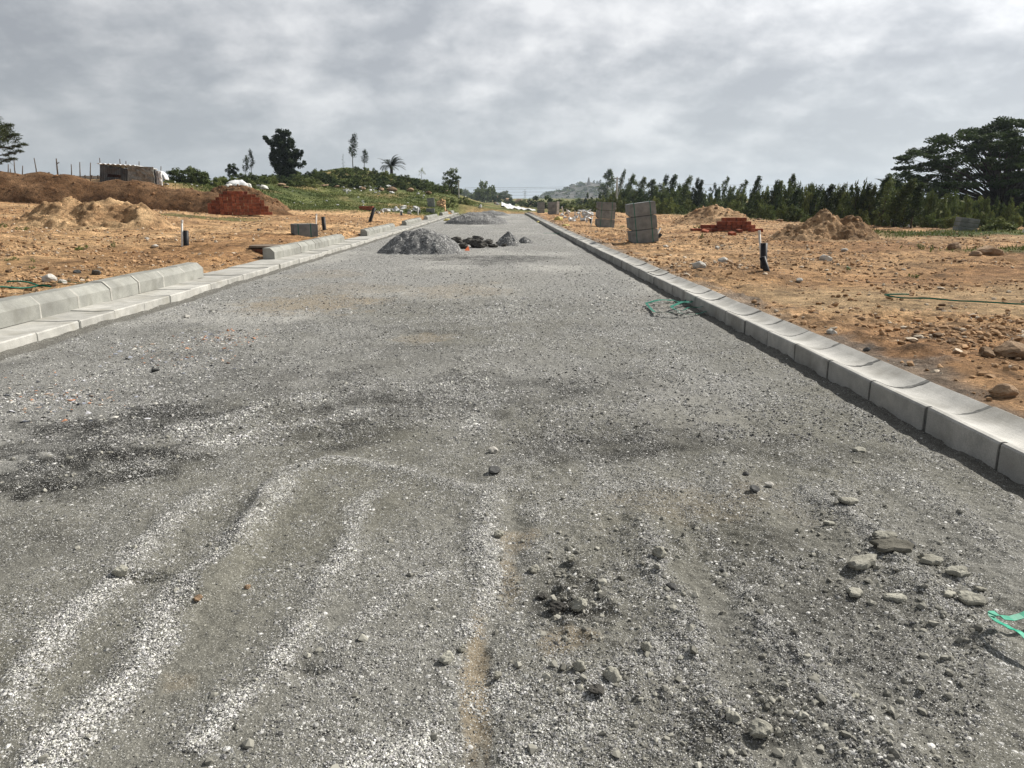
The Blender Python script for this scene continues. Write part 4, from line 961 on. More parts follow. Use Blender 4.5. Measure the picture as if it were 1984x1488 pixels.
base = onY(255, 358, SHY); sh = empty('shack', (0, 0, 0), 0, 'makeshift shack of tin sheets and tarpaulin behind the brown berm', 'shack')
quad_panel('wall', [(194, 317), (207, 318.5), (207, 358), (194, 356)], SHY, .05, M_SHEET, sh, 3).name = 'corner_sheet'
quad_panel('wall', [(206.5, 321), (235, 324), (235, 339), (206.5, 337)], SHY, .05, M_SHEET, sh, 8)
quad_panel('wall', [(206.5, 343), (234, 344), (234, 362), (206.5, 360)], SHY, .05, M_SHEET, sh, 8)
quad_panel('doorway', [(206, 336), (236, 338), (236, 345), (206, 344)], SHY + .5, .04, M_BRICKD, sh)
quad_panel('wall', [(234.5, 325), (248, 327), (248, 362), (234.5, 360)], SHY, .06, M_SHEET, sh, 3, dy=.1)
quad_panel('tarpaulin', [(247, 322), (297, 323.5), (300, 361), (249.5, 361)], SHY, .04, M_TARP, sh, 0, .25, dy=-.4)
quad_panel('wall', [(299, 331), (313, 332), (315, 362), (303, 362)], SHY, .05, M_WHITE, sh, 4, .2, dy=-.1)
quad_panel('wall', [(295, 326), (302, 329), (304, 362), (298, 362)], SHY, .05, M_SHEET, sh, 2, .2, dy=-.2)
for px_, nm in ((194, 'side_wall'), (280, 'side_wall')):
    A = onY(px_, 320 if px_ < 200 else 333, SHY); ob(nm, MB().box(A.x, SHY + 1.3, (A.z + tz(A.x, SHY + 1)) / 2 - .1, .05, 2.5, A.z - tz(A.x, SHY + 1)).mesh(nm, M_SHEET), parent=sh)
A = onY(191, 317, SHY); B_ = onY(268, 321, SHY)
mb = MB(); V = []
for i in range(25):
    t = i / 24; x = A.x + (B_.x - A.x) * t; z = A.z + (B_.z - A.z) * t + .03 * math.sin(i * 2.1)
    V += [(x, SHY - .18, z - .02), (x, SHY + 2.6, z - .12), (x, SHY + 2.6, z - .09), (x, SHY - .18, z + .01)]
mb.add(V, [(4 * i + a, 4 * i + (a + 1) % 4, 4 * i + 4 + (a + 1) % 4, 4 * i + 4 + a) for i in range(24) for a in range(4)] + [(3, 2, 1, 0), (96, 97, 98, 99)])
ob('roof', mb.mesh('roof', M_WHITE), parent=sh)
mb = MB(); V = []
c0 = onY(308, 350, SHY + .2); rr_ = 15 * mpp(c0)
for i in range(15):
    a = math.pi * (.02 + .75 * i / 14); V += [c0 + Vector((math.cos(a) * rr_, dy_, math.sin(a) * rr_ * 1.25)) for dy_ in (-.2, .35)] + [c0 + Vector((math.cos(a) * rr_ * .95, dy_, math.sin(a) * rr_ * 1.2)) for dy_ in (.35, -.2)]
mb.add(V, [(4 * i + a, 4 * i + (a + 1) % 4, 4 * i + 4 + (a + 1) % 4, 4 * i + 4 + a) for i in range(14) for a in range(4)] + [(3, 2, 1, 0), (56, 57, 58, 59)])
ob('curved_sheet', mb.mesh('curved_sheet', M_WHITE, smooth=True), parent=sh)
lw = empty('boundary_wall', (0, 0, 0), 0, 'low grey sheet wall between the stakes and the shack', 'wall')
quad_panel('panel', [(139, 340.5), (196, 340.5), (196, 355), (139, 355)], SY + 4, .08, M_POST, lw, 6)
quad_panel('panel', [(105, 347.5), (165, 347.5), (165, 358), (105, 358)], SY + 3.2, .1, M_SHEET, lw)
for px_ in (144, 165, 178, 190): 
    A = onY(px_, 341, SY + 3.9); ob('post', MB().box(A.x, A.y, A.z - .25, .07, .07, .6).mesh('post', M_WOOD), parent=lw)
P = at(264, 514); m = mpp(P)

tick('vegetation')
# ------------------------------------------------------------------ vegetation
def leaf_cloud(clumps, per, leaf, r, c0, c1, asp=.45, shell=.5, up=0.0):
    """clumps: (x,y,z,rx,ry,rz); rhombic leaf faces spread through each"""
    cl = np.array(clumps, float); n = len(cl); k = np.repeat(np.arange(n), per); Nn = len(k)
    d = r.normal(0, 1, (Nn, 3)); d /= np.linalg.norm(d, axis=1)[:, None]
    rad = r.uniform(0, 1, Nn) ** shell
    c = cl[k, :3] + d * rad[:, None] * cl[k, 3:]
    a = r.normal(0, 1, (Nn, 3)); a[:, 2] *= .7; a /= np.linalg.norm(a, axis=1)[:, None]
    b = np.cross(a, r.normal(0, 1, (Nn, 3)) + np.array([0, 0, up])); b /= np.linalg.norm(b, axis=1)[:, None] + 1e-9
    s = leaf * r.uniform(.6, 1.3, Nn)[:, None]
    V = np.stack([c + a * s, c + b * s * asp, c - a * s, c - b * s * asp], 1).reshape(-1, 3)
    Fq = np.arange(Nn * 4).reshape(-1, 4)
    t = np.clip(r.uniform(0, 1, n)[k] * .7 + r.uniform(-.2, .5, Nn), 0, 1)
    col = np.repeat(lerp(c0, c1, t), 4, 0)
    return V, Fq, col
def leafmesh(name, *a, **k):
    V, Fq, c = leaf_cloud(*a, **k); return fastmesh(name, V, Fq, c, M_LEAF, False)
DG0, DG1 = (.022, .036, .013), (.06, .09, .03)
MG0, MG1 = (.055, .08, .024), (.15, .185, .06)
BG0, BG1 = (.085, .115, .03), (.22, .24, .08)
def slim_tree(seed, H=4.0, lean=.5, wd=.55, per=62, ncl=42, c0=DG0, c1=DG1, base=.12, top=.3):
    r = np.random.default_rng(seed); spine = []
    for i in range(9):
        t = i / 8; spine.append((lean * t ** 2 * .9 + .06 * math.sin(3 * t + seed), .05 * math.cos(4 * t + seed), H * t * .97))
    mb = MB().tube(spine, [.06 * (1 - .8 * i / 8) for i in range(9)], 6); cl = []
    for q in range(ncl):
        t = base + (1 - base) * (q + r.uniform(0, 1)) / ncl; i = min(7, int(t * 8)); p = np.array(spine[i]) * (1 - (t * 8 - i)) + np.array(spine[i + 1]) * (t * 8 - i)
        w = wd * (math.sin(math.pi * min(1, .18 + t * .8)) ** .8) * r.uniform(.35, 1.15) * (1 if t < .85 else top / .3 * .6)
        an = r.uniform(0, 6.28); off = np.array([math.cos(an) * w + .12 * lean * t, math.sin(an) * w, .18 + .3 * w])
        cl.append((*(p + off), .27, .27, .36)); 
        if q % 2 == 0: mb.tube([tuple(p), tuple(p + off)], [.02, .008], 4)
    return mb.mesh('trunk', M_BARK, smooth=True), leafmesh('crown', cl, per, .11, r, c0, c1, asp=.35, up=.6)
SLIM = [slim_tree(s, 4.0, l, w, c0=a, c1=b, per=pp, ncl=nn) for s, l, w, a, b, pp, nn in ((1, .5, .5, DG0, DG1, 50, 38), (2, .9, .42, MG0, MG1, 46, 30), (3, .2, .66, DG0, MG1, 50, 40), (4, .7, .36, DG0, DG1, 46, 30), (5, .4, .8, MG0, MG1, 50, 46), (6, 1.1, .5, DG0, MG1, 44, 30), (7, .6, .7, MG0, BG1, 46, 42), (8, .8, .55, DG0, DG1, 36, 24), (9, .6, .8, DG0, DG1, 60, 14), (10, .3, .5, MG0, MG1, 40, 18))]
WISPY = [slim_tree(s, 4.0, l, w, 30, 26, base=.35) for s, l, w in ((11, .3, .5), (12, .1, .55))]
def tree_inst(name, var, P, H, label, group=None, flipz=None, H0=4.0, cat='tree', sx=1.0):
    o = empty(name, P, 0, label, cat, group); s = H / H0; o.scale = (s * sx, s * sx, s)
    ob('trunk', var[0], parent=o); ob('crown', var[1], parent=o); o.rotation_euler.z = flipz if flipz is not None else random.uniform(-.5, .5)
    return o
def px_tree(px, pyb, pyt, var, name, label, group=None, Y=None, cat='tree', H0=4.0, sx=1.0, rz=None):
    P = at(px, pyb) if Y is None else onY(px, pyb, Y)
    P.z = tz(P.x, P.y) - .05; T = onY(px, pyt, P.y); return tree_inst(name, var, P, max(.6, T.z - P.z), label, group, rz, H0, cat, sx)
# --- right tree line: slim wind-bent trees
RT = [(1178, 400, 329, 2, 1.15), (1199, 402, 334, 1, .8), (1216, 404, 338, 4, 1.1), (1238, 405, 349, 4, 1.3), (1258, 406, 352, 2, 1.1), (1279, 405, 337, 3, 1.), (1298, 407, 339, 0, 1.1), (1311, 408, 356, 4, 1.),
      (1322, 412, 347, 1, 1.05), (1337, 412, 345, 3, .9), (1355, 412, 350, 0, .8), (1372, 413, 352, 4, .9), (1388, 412, 350, 5, 1.), (1409, 416, 362, 1, .95), (1426, 412, 355, 5, .8), (1436, 413, 367, 2, .8), (1449, 413, 366, 3, .9),
      (1463, 414, 344, 0, 1.), (1490, 420, 354, 3, 1.1), (1503, 420, 348, 1, 1.1), (1525, 418, 340, 2, .9), (1538, 424, 363, 0, 1.), (1556, 426, 361, 4, 1.1), (1575, 428, 364, 3, 1.1), (1596, 430, 365, 0, 1.2), (1610, 430, 360, 1, .9), (1630, 432, 368, 4, 1.1), (1648, 432, 363, 5, 1.), (1664, 434, 355, 3, .85), (1682, 436, 366, 4, 1.), (1697, 436, 345, 0, 1.2), (1712, 438, 352, 2, 1.2), (1729, 440, 349, 1, 1.2), (1748, 440, 358, 4, 1.3), (1765, 442, 356, 0, 1.3)]
LT = ['slim dark tree at the left end of the right tree line, widest crown', 'slim pointed tree beside the utility pole']
for k, (px, pb, pt, vi, sx) in enumerate(RT):
    if k % 4 == 3: vi = 6 + (k // 4) % 4
    px += random.uniform(-5, 5); pt += random.uniform(-4, 6); sx *= random.uniform(.8, 1.35)
    lab = LT[k] if k < 2 else 'slim dark wind-bent tree standing in the row beyond the right plots'
    px_tree(px, pb, pt, SLIM[vi], 'slim_tree', lab, 'slim trees in the right tree line', sx=sx)
# --- bushes
def bush(seed, ncl=26, per=46, c0=MG0, c1=MG1, leaf=.1, H=1.1):
    r = np.random.default_rng(seed); cl = []
    for q in range(ncl):
        a = r.uniform(0, 6.28); rr = r.uniform(0, 1) ** .6; z = r.uniform(.1, 1) * (1.12 - .62 * rr * rr) * H
        s = r.uniform(.17, .3); cl.append((math.cos(a) * rr * .85, math.sin(a) * rr * .85, z - s * .4, s, s, s * 1.1))
    mb = MB()
    for q in range(7):
        c = cl[q * 3 % len(cl)]; mb.tube([(c[0] * .15, c[1] * .15, -.1), (c[0] * .6, c[1] * .6, c[2] * .6), c[:3]], [.03, .02, .008], 4)
    return mb.mesh('stems', M_BARK), leafmesh('foliage', cl, per, leaf, r, c0, c1, asp=.45, up=.3)
BUSH = [bush(s) for s in (1, 2, 3)] + [bush(4, c0=BG0, c1=BG1), bush(5, c0=BG0, c1=BG1)] + [bush(6, c0=DG0, c1=DG1), bush(7, c0=DG0, c1=DG1)]
def px_bush(px, pyb, pyt, wpx, vi, label, group, cat='bush', name='bush'):
    P = at(px, pyb); m = mpp(P); P.z = tz(P.x, P.y) - .05; w = wpx * m / 2; h = (pyb - pyt) * m
    v = BUSH[vi]; o = empty(name, P, random.uniform(0, 6.28), label, cat, group); o.scale = (w, w, h / 1.1)
    ob('stems', v[0], parent=o); ob('foliage', v[1], parent=o); return o
r = random.Random(11)
# undergrowth along the right tree line: follows a base curve in front, two rows
def basey(px): return float(np.interp(px, [1090, 1180, 1300, 1400, 1480, 1560, 1650, 1740, 1800, 1984], [404, 410, 415, 414, 424, 432, 435, 440, 441, 441]))
def topy(px): return float(np.interp(px, [1090, 1180, 1300, 1360, 1440, 1500, 1600, 1700, 1800, 1984], [384, 368, 362, 368, 372, 360, 360, 364, 374, 392]))
for px in np.arange(1168, 1990, 11.5):
    p2 = px + r.uniform(-5, 5); b = basey(p2); t = topy(p2)
    px_bush(p2, b - r.uniform(4, 9), t + r.uniform(-6, 8), r.uniform(28, 40), r.choice([0, 1, 2, 0, 5, 3]), 'dense green bush in the undergrowth below the right tree line', 'undergrowth bushes right')
for px in np.arange(1172, 1990, 17):
    p2 = px + r.uniform(-7, 7); b = basey(p2)
    px_bush(p2, b + r.uniform(-1, 1), b - r.uniform(14, 34), r.uniform(24, 40), r.choice([0, 1, 3, 4, 2]), 'low bright green bush at the front edge of the right undergrowth', 'front bushes right')
px_bush(1845 + 0, 443, 416, 50, 3, 'rounded green bush right of the hollow block stack', None); px_bush(1935, 446, 420, 76, 4, 'broad low green bush under the big tree', None); px_bush(1888, 420, 405, 40, 6, 'dark bush hidden behind the hollow block stack', None)
for px, b, t, w, vi in [(985, 398, 384, 30, 5), (1035, 402, 381, 46, 5), (1060, 404, 379, 46, 6), (1082, 405, 386, 40, 0), (1100, 402, 387, 40, 3), (1120, 400, 384, 36, 0), (1142, 402, 375, 24, 5), (1150, 404, 384, 40, 4), (1012, 400, 386, 24, 2), (1130, 407, 395, 40, 3), (1160, 410, 392, 40, 1), (1105, 410, 397, 36, 4), (1075, 412, 399, 24, 1)]:
    px_bush(px, b, t, w, vi, 'green bush on the bank beyond the end of the road', 'bushes beyond the road end')
# left hill shrubs
r = random.Random(21)
def hilltop(px): return float(np.interp(px, [420, 520, 590, 640, 690, 740, 800, 850, 900, 960, 990], [350, 338, 336, 329, 326, 336, 345, 362, 372, 372, 386]))
def hillbase(px): return float(np.interp(px, [420, 520, 590, 640, 690, 740, 800, 850, 900, 960, 990], [362, 362, 362, 362, 364, 366, 370, 374, 378, 386, 394]))
for row in range(4):
    for px in np.arange(425, 985, 17):
        p2 = px + r.uniform(-8, 8); t, b = hilltop(p2), hillbase(p2)
        py = b + (t + 6 - b) * row / 3.4 + r.uniform(-1.5, 1.5)
        if row == 0 and r.random() < .45: continue
        px_bush(p2, py, py - r.uniform(9, 17), r.uniform(22, 38), r.choice([0, 1, 2, 2, 5, 6, 3]), 'low green shrub on the overgrown mound left of the road', 'shrubs on the left mound')
px_bush(940, 392, 351, 46, 2, 'leafy bush with upright shoots at the left road end', None); px_bush(925, 388, 364, 34, 0, 'smaller bush left of the leafy one at the road end', None); px_bush(958, 392, 368, 30, 5, 'dark bush right of the leafy one at the road end', None)
px_bush(866, 404, 385, 46, 3, 'light green bush in the grass before the spoil mound', None); px_bush(893, 408, 390, 40, 3, 'light green bush right of the far left kerb end', None); px_bush(900, 396, 380, 26, 4, 'small bright bush below the concrete post', None)
# round bush by the shack (wide thorny crown)
P = at(366, 366)
def round_tree(seed, clumps, per, leaf, c0, c1, limbs, asp=.45):
    r = np.random.default_rng(seed); mb = MB()
    for l in limbs: mb.tube(l[0], l[1], 7)
    return mb.mesh('trunk', M_BARK, smooth=True), leafmesh('crown', clumps, per, leaf, r, c0, c1, asp=asp)
def env_clumps(seed, n, f, s=(.2, .35)):
    r = np.random.default_rng(seed); out = []
    while len(out) < n:
        p = r.uniform(-1, 1, 3); q = f(p, r)
        if q is not None: k = r.uniform(*s); out.append((*q, k, k, k * .8))
    return out
def place_tree(name, px, pyb, pyt, var, H0, label, sx=1, Y=None, rz=0.): return px_tree(px, pyb, pyt, var, name, label, None, Y, 'tree', H0, sx, rz)
# thorny bush, unit height 1.5, width 3.2
def f1(p, r):
    d = math.hypot(p[0], p[1]); 
    if d > 1: return None
    return (p[0] * 1.6, p[1] * 1.3, .15 + (p[2] * .5 + .5) * (1.3 - .75 * d * d))
lim = [([(0, 0, -.2), (-.4, 0, .5), (-.9, .1, .95)], [.06, .04, .015]), ([(0, 0, -.2), (.4, .1, .6), (.8, 0, 1.0)], [.06, .04, .015]), ([(0, 0, -.2), (.05, .1, .7), (-.2, .2, 1.25)], [.06, .04, .015])]
v = round_tree(3, env_clumps(4, 95, f1, (.18, .34)), 80, .075, DG0, MG1, lim)
px_tree(365, 366, 322, v, 'thorn_bush', 'wide dark thorny bush right of the shack', None, 52, 'bush', 1.5, 1.15, 0)
# small round tree
def f2(p, r): return (p[0] * .62, p[1] * .62, 1.15 + p[2] * .75) if np.linalg.norm(p) < 1 else None
v = round_tree(5, env_clumps(6, 34, f2, (.16, .26)), 60, .08, DG0, DG1, [([(0, 0, -.3), (0, 0, 1.3)], [.06, .03])])
place_tree('round_tree', 451, 350, 316, v, 1.95, 'small round-crowned dark tree behind the white bundle', 1.0, 80)
px_tree(477, 352, 303, WISPY[0], 'slim_tree', 'thin wispy tree, left of a pair behind the white bundle', None, 80, sx=.9, rz=.3)
px_tree(489, 352, 293, WISPY[1], 'slim_tree', 'thin wispy tree, taller right one of a pair behind the bundle', None, 81, sx=.85, rz=2.)
px_tree(685, 330, 262, WISPY[0], 'slim_tree', 'tall thin tree on top of the overgrown mound', None, 95, sx=1.15, rz=1.)
px_tree(706, 332, 292, WISPY[1], 'slim_tree', 'shorter thin tree right of the tall one on the mound', None, 95, sx=1.5, rz=.2)
px_tree(665, 334, 300, slim_tree(31, 4, .2, .5, 5, 14), 'bare_tree', 'nearly bare grey sapling on the mound', None, 95, sx=.9)
px_tree(816, 352, 327, slim_tree(32, 4, .3, .8, 26, 9, BG0, BG1, .55), 'sapling', 'bright green sapling on the slope right of the palm', None, 90, sx=1.2)
# tall dark tree
def f3(p, r):
    z = p[2] * .5 + .5; w = (.62 + .42 * math.sin(math.pi * min(1, z * .9 + .08))) * (1 - .35 * max(0, z - .7) / .3)
    if math.hypot(p[0], p[1]) > 1: return None
    return (p[0] * 1.45 * w + .12, p[1] * 1.3 * w, .35 + z * 4.85)
cl = env_clumps(8, 170, f3, (.28, .5)) + [(-1.5 - .1 * k, .1 * (k % 3), 3.9 + .13 * k, .3, .3, .22) for k in range(6)] + [(-1.2, 0, 3.4, .3, .3, .25), (1.9, 0, 2.7, .28, .28, .3), (2.1, .1, 3.0, .2, .2, .25), (2.3, 0, 1.8, .3, .3, .3), (1.8, 0, 1.5, .4, .4, .4)]
lim = [([(-.3, 0, -.3), (-.5, 0, 1.4), (-1.0, 0, 2.8), (-1.6, .1, 4.0)], [.13, .1, .07, .03]), ([(-.1, .1, -.3), (-.1, 0, 2), (.1, 0, 3.6), (.2, 0, 5)], [.14, .11, .07, .03]), ([(.15, 0, -.3), (.5, 0, 1.6), (.9, 0, 3.2)], [.12, .08, .03]), ([(.1, 0, -.3), (.9, 0, 1.2), (1.8, 0, 2.6)], [.1, .06, .02])]
v = round_tree(9, cl, 110, .13, (.012, .02, .008), (.04, .06, .022), lim)
place_tree('broadleaf_tree', 553, 358, 252, v, 5.3, 'tall dense dark tree with a side branch on the left', .98, 82)
# tree by the concrete post
def f4(p, r):
    if np.linalg.norm(p) > 1: return None
    return (p[0] * .95 + .2 * p[2], p[1] * .8, 1.55 + p[2] * 1.05)
lim = [([(-.1, 0, -.3), (-.3, 0, 1.2), (-.6, 0, 2.2)], [.05, .035, .015]), ([(0, 0, -.3), (.15, 0, 1.4), (.4, 0, 2.6)], [.06, .04, .015]), ([(.1, 0, -.3), (.5, 0, 1.2), (.8, .1, 2.0)], [.05, .03, .012])]
v = round_tree(12, env_clumps(13, 52, f4, (.16, .3)), 60, .08, DG0, MG1, lim)
place_tree('broadleaf_tree', 874, 377, 325, v, 2.7, 'open-crowned tree behind the concrete post on the bank', 1.0, 88)
# tree off the left edge whose feathery branches reach in
def f5(p, r):
    if np.linalg.norm(p) > 1: return None
    return (p[0] * 2.3, p[1] * 1.8, 3.9 + p[2] * 1.2)
cl = env_clumps(15, 150, f5, (.25, .45)) + env_clumps(17, 70, lambda p, r: (1.75 + p[0] * 1.15, p[1], 3.75 + p[2] * .85 - .25 * p[0]) if np.linalg.norm(p) < 1 else None, (.2, .36))
fin = []
for k in range(9):
    a = onY(-5 - k * 3, 262 + k * 4, 36); 
lim = [([(-.4, 0, -1.5), (-.3, 0, 1.5), (0, 0, 3.2)], [.22, .17, .1])]
for (x1, z1, z0) in ((3.0, 2.75, 2.5), (3.3, 3.1, 2.9), (2.9, 3.6, 3.3), (2.6, 2.35, 2.4), (2.7, 4.1, 3.6)):
    lim.append(([(0, 0, 2.6), (1.4, .1, z0), (2.3, 0, (z0 + z1) / 2 - .05), (x1, 0, z1)], [.07, .04, .025, .008]))
    for q in range(5): cl.append((x1 - .22 * q + .05, .03 * q, z1 - .05 * q + .06 * (q % 2), .2, .14, .09))
    lim.append(([(2.2, 0, (z0 + z1) / 2), (2.5, .1, z1 - .35)], [.015, .005]))
v = round_tree(16, cl, 60, .1, (.03, .04, .016), (.075, .09, .035), lim, .16)
P = onY(-62, 345, 36); P.z = tz(P.x, P.y); tree_inst('feathery_tree', v, P, (onY(-60, 204, 36).z - P.z), 'feathery tree reaching in from the left edge above the stakes', None, 0, 5.1)
# palm
def palm_mesh(seed, L=1.5, n=26, wind=1.5):
    r = random.Random(seed); mb = MB(); 
    V = []; Fs = []; cols = []
    for k in range(n):
        a = 2 * math.pi * k / n + r.uniform(-.2, .2); el = r.uniform(.05, 1.4)
        d = Vector((math.cos(a) * math.cos(el), math.sin(a) * math.cos(el) * .8, math.sin(el))); p = Vector((0, 0, 1.1)); pts = []
        for s_ in range(13):
            pts.append(p.copy()); d = (d + Vector((wind * .07, 0, -.035 - .013 * s_))).normalized(); p = p + d * L / 12
        for s_ in range(1, 13):
            q = pts[s_]; t = (q - pts[s_ - 1]).normalized(); sd = t.cross(Vector((0, 0, 1))); sd = sd.normalized() if sd.length > .01 else Vector((0, 1, 0))
            ll = .5 * math.sin(math.pi * (s_ / 13) ** .7) + .06
            for sg in (-1, 1):
                for off in (0, .5):
                    b0 = q - t * (L / 12) * off; tip = b0 + (sd * sg * .65 + t * .7 + Vector((wind * .22, 0, -.12))).normalized() * ll; o_ = len(V)
                    V += [b0 - t * .03, b0 + t * .03, tip]; Fs.append((o_, o_ + 1, o_ + 2)); g_ = r.uniform(.6, 1.3); cols += [(.04 * g_, .06 * g_, .025 * g_)] * 3
        mb.tube(pts[::2], [.016 * (1 - i / 8) + .004 for i in range(7)], 4)
    mb.tube([(0, 0, -.6), (0, 0, .5), (0, 0, 1.15)], [.16, .15, .12], 8)
    return mb.mesh('trunk', M_BARK), fastmesh('crown', np.array(V), np.array(Fs), np.array(cols), M_LEAF, False)
PALM = palm_mesh(3)
def palm(px, pb, pt, Y, label, s=1.0):
    P = onY(px, pb, Y); T = onY(px, pt, Y); o = empty('palm_tree', P, 0, label, 'palm tree'); k = (T.z - P.z) / 2.2; o.scale = (k * s, k * s, k)
    ob('trunk', PALM[0], parent=o); ob('fronds', PALM[1], parent=o)
palm(759, 344, 300, 93, 'wind-swept palm tree on the overgrown mound', 1.05)
palm(1724, 400, 336, 58, 'palm with wind-swept fronds left of the big tree, taller one'); palm(1752, 404, 340, 56, 'palm with drooping fronds close to the big tree')
tick('big spreading')
# big spreading rain tree
def big_tree():
    r = np.random.default_rng(77); rd = random.Random(77); mb = MB(); cl = []
    H = 6.4; W_ = 6.7
    fork = [(-.35 + .18 * k + rd.uniform(-.05, .05), rd.uniform(-.3, .3), .55) for k in range(6)]
    for k, f_ in enumerate(fork): mb.tube([(f_[0] * .8, f_[1], -.4), f_], [.2, .15], 8)
    pads = []
    n = 0
    while n < 265:
        x = rd.uniform(-1, 1); y_ = rd.uniform(-1, 1); d = math.hypot(x, y_)
        if d > 1: continue
        top = 2.6 + (H - 2.75) * math.sqrt(max(0, 1 - d ** 2.3)); lay = rd.random() ** .7
        z = 1.75 + .4 * (1 - d) + (top - 1.75) * lay
        pads.append((x * W_, y_ * W_ * .8, z)); n += 1
    pads += [(-6.6, -.3, 3.6), (-6.3, .3, 4.1), (-5.9, -.5, 2.75), (-5.4, .2, 2.9), (-5.6, 0, 4.55), (-4.2, 0, 5.4), (-2.6, .2, 6.0), (-1.2, 0, 6.3), (-.3, 0, 6.75), (.2, .2, 6.65), (-.8, .1, 6.6), (1.8, 0, 6.6), (2.4, .2, 6.5), (3.2, 0, 6.3), (-4.6, -.4, 2.1), (-3.9, -.2, 1.75), (-4.3, 0, 1.45), (-3.2, -.4, 1.6)]
    for i, p in enumerate(pads):
        f_ = min(fork, key=lambda q: abs(q[0] * 8 - p[0]) + rd.uniform(0, 2)); P0 = Vector(f_); P3 = Vector(p) - Vector((0, 0, .15))
        dx = P3 - P0; c1 = P0 + Vector((dx.x * .22, dx.y * .25, dx.z * .45)); c2 = P0 + Vector((dx.x * .62, dx.y * .62, dx.z * .8))
        rad = .07 if i % 6 == 0 else .028
        mb.tube([P0, c1, c2, P3], [rad * 1.2, rad, rad * .6, .012], 5)
        for q in range(5):
            a = rd.uniform(0, 6.28); rr = rd.uniform(.1, .62)
            cl.append((p[0] + math.cos(a) * rr, p[1] + math.sin(a) * rr, p[2] + rd.uniform(-.12, .14), .36, .36, .16))
    return mb.mesh('trunk', M_BARK, smooth=True), leafmesh('crown', cl, 52, .09, r, (.022, .036, .012), (.062, .092, .03), asp=.5)
v = big_tree(); P = at(1928, 434); P.y = 50; P.x = onY(1940, 430, 50).x; P.z = tz(P.x, P.y) - .1
tree_inst('rain_tree', v, P, (onY(1900, 233, 50).z - P.z), 'huge spreading dark tree at the right edge of the photo', None, 0, 6.75, sx=1.17)
# weeds on bare earth
WEED = [bush(40 + k, 9, 12, BG0, BG1, .16, .8) for k in range(3)]
for px, py, w, h in [(160, 484, 36, 14), (44, 447, 28, 12), (5, 442, 24, 12), (218, 480, 14, 10), (24, 505, 26, 9), (62, 520, 16, 8), (170, 545, 24, 9), (1350, 444, 22, 10), (1360, 462, 10, 12), (1783, 482, 22, 12), (1770, 538, 26, 12), (1644, 524, 14, 8), (1205, 442, 14, 6), (380, 416, 12, 6), (420, 412, 14, 10), (418, 600, 4, 4), (1390, 590, 6, 5), (222, 476, 5, 12), (64, 507, 12, 8)]:
    P = at(px, py); m = mpp(P); vv = random.choice(WEED); o = empty('weed', P, random.uniform(0, 6), 'small green weed growing out of the bare earth', 'weed', 'weeds on the bare earth'); o.scale = (w * m / 2, w * m / 2, h * m)
    ob('foliage', vv[1], parent=o)
# grass: blades over the green ground
def grass(n, xr, yr, L):
    x = rng.uniform(*xr, n); y = yr[0] * (yr[1] / yr[0]) ** rng.uniform(0, 1, n)
    wob = 9 * fbm(x * .12, y * .12, 3, 91)
    gl = ss(46, 51, y + wob * .7) * ss(1.5, 4.5, -x)
    gr = ss(-1, 2.5, x - (9 + (80 - y) * .2) + wob * .3) * ss(34, 40, y + wob * .3)
    band = ss(.35, .75, np.exp(-((y - 27.5 - .15 * (x - 16)) / 2.6) ** 2) + .5 * fbm(x * .7, y * .7, 3, 15)) * ss(11, 14, x)
    band2 = ss(.5, .8, np.exp(-((y - 16.5) / 1.2) ** 2) + .6 * fbm(x * .7, y * .7, 3, 16)) * ss(8.6, 10.2, x)
    bandl = ss(.45, .8, np.exp(-((y - 33 + .1 * (x + 14)) / 2.2) ** 2) + .6 * fbm(x * .6, y * .6, 3, 18)) * ss(9, 11, -x) * (1 - ss(18, 20, -x))
    g = np.maximum.reduce([gl, gr, band, band2, bandl]); g = np.clip(g * (.75 + 1.3 * fbm(x * .5, y * .5, 3, 6)), 0, 1)
    k = rng.uniform(0, 1, n) < g; x, y = x[k], y[k]; n = len(x); z = ter(x, y) - .01
    l = L * rng.uniform(.5, 1.5, n) * (1 + .8 * vn(x * .8, y * .8, 3)); a = rng.uniform(0, 6.28, n); w = .012 + .0006 * y
    tx = x + rng.normal(.03, .35, n) * l; ty = y + rng.normal(0, .35, n) * l
    V = np.stack([np.stack([x - np.cos(a) * w, y - np.sin(a) * w, z], 1), np.stack([x + np.cos(a) * w, y + np.sin(a) * w, z], 1), np.stack([tx, ty, z + l], 1)], 1).reshape(-1, 3)
    t = np.clip(.5 + 1.2 * fbm(x * .4, y * .4, 3, 8) + rng.uniform(-.3, .3, n), 0, 1)
    return V, np.arange(n * 3).reshape(-1, 3), np.repeat(lerp((.06, .085, .02), (.17, .19, .06), t), 3, 0)
v, f, c = grass(110000, (-32, 1), (42, 92), .085); stuff(ob('grass', fastmesh('grass', v, f, c, M_GRASS, False)), 'rough green grass on the slope left of the road', 'grass')
v, f, c = grass(60000, (8, 34), (14, 60), .1); stuff(ob('grass', fastmesh('grass', v, f, c, M_GRASS, False)), 'rough grass strips in front of the right trees', 'grass')

tick('posts, power')
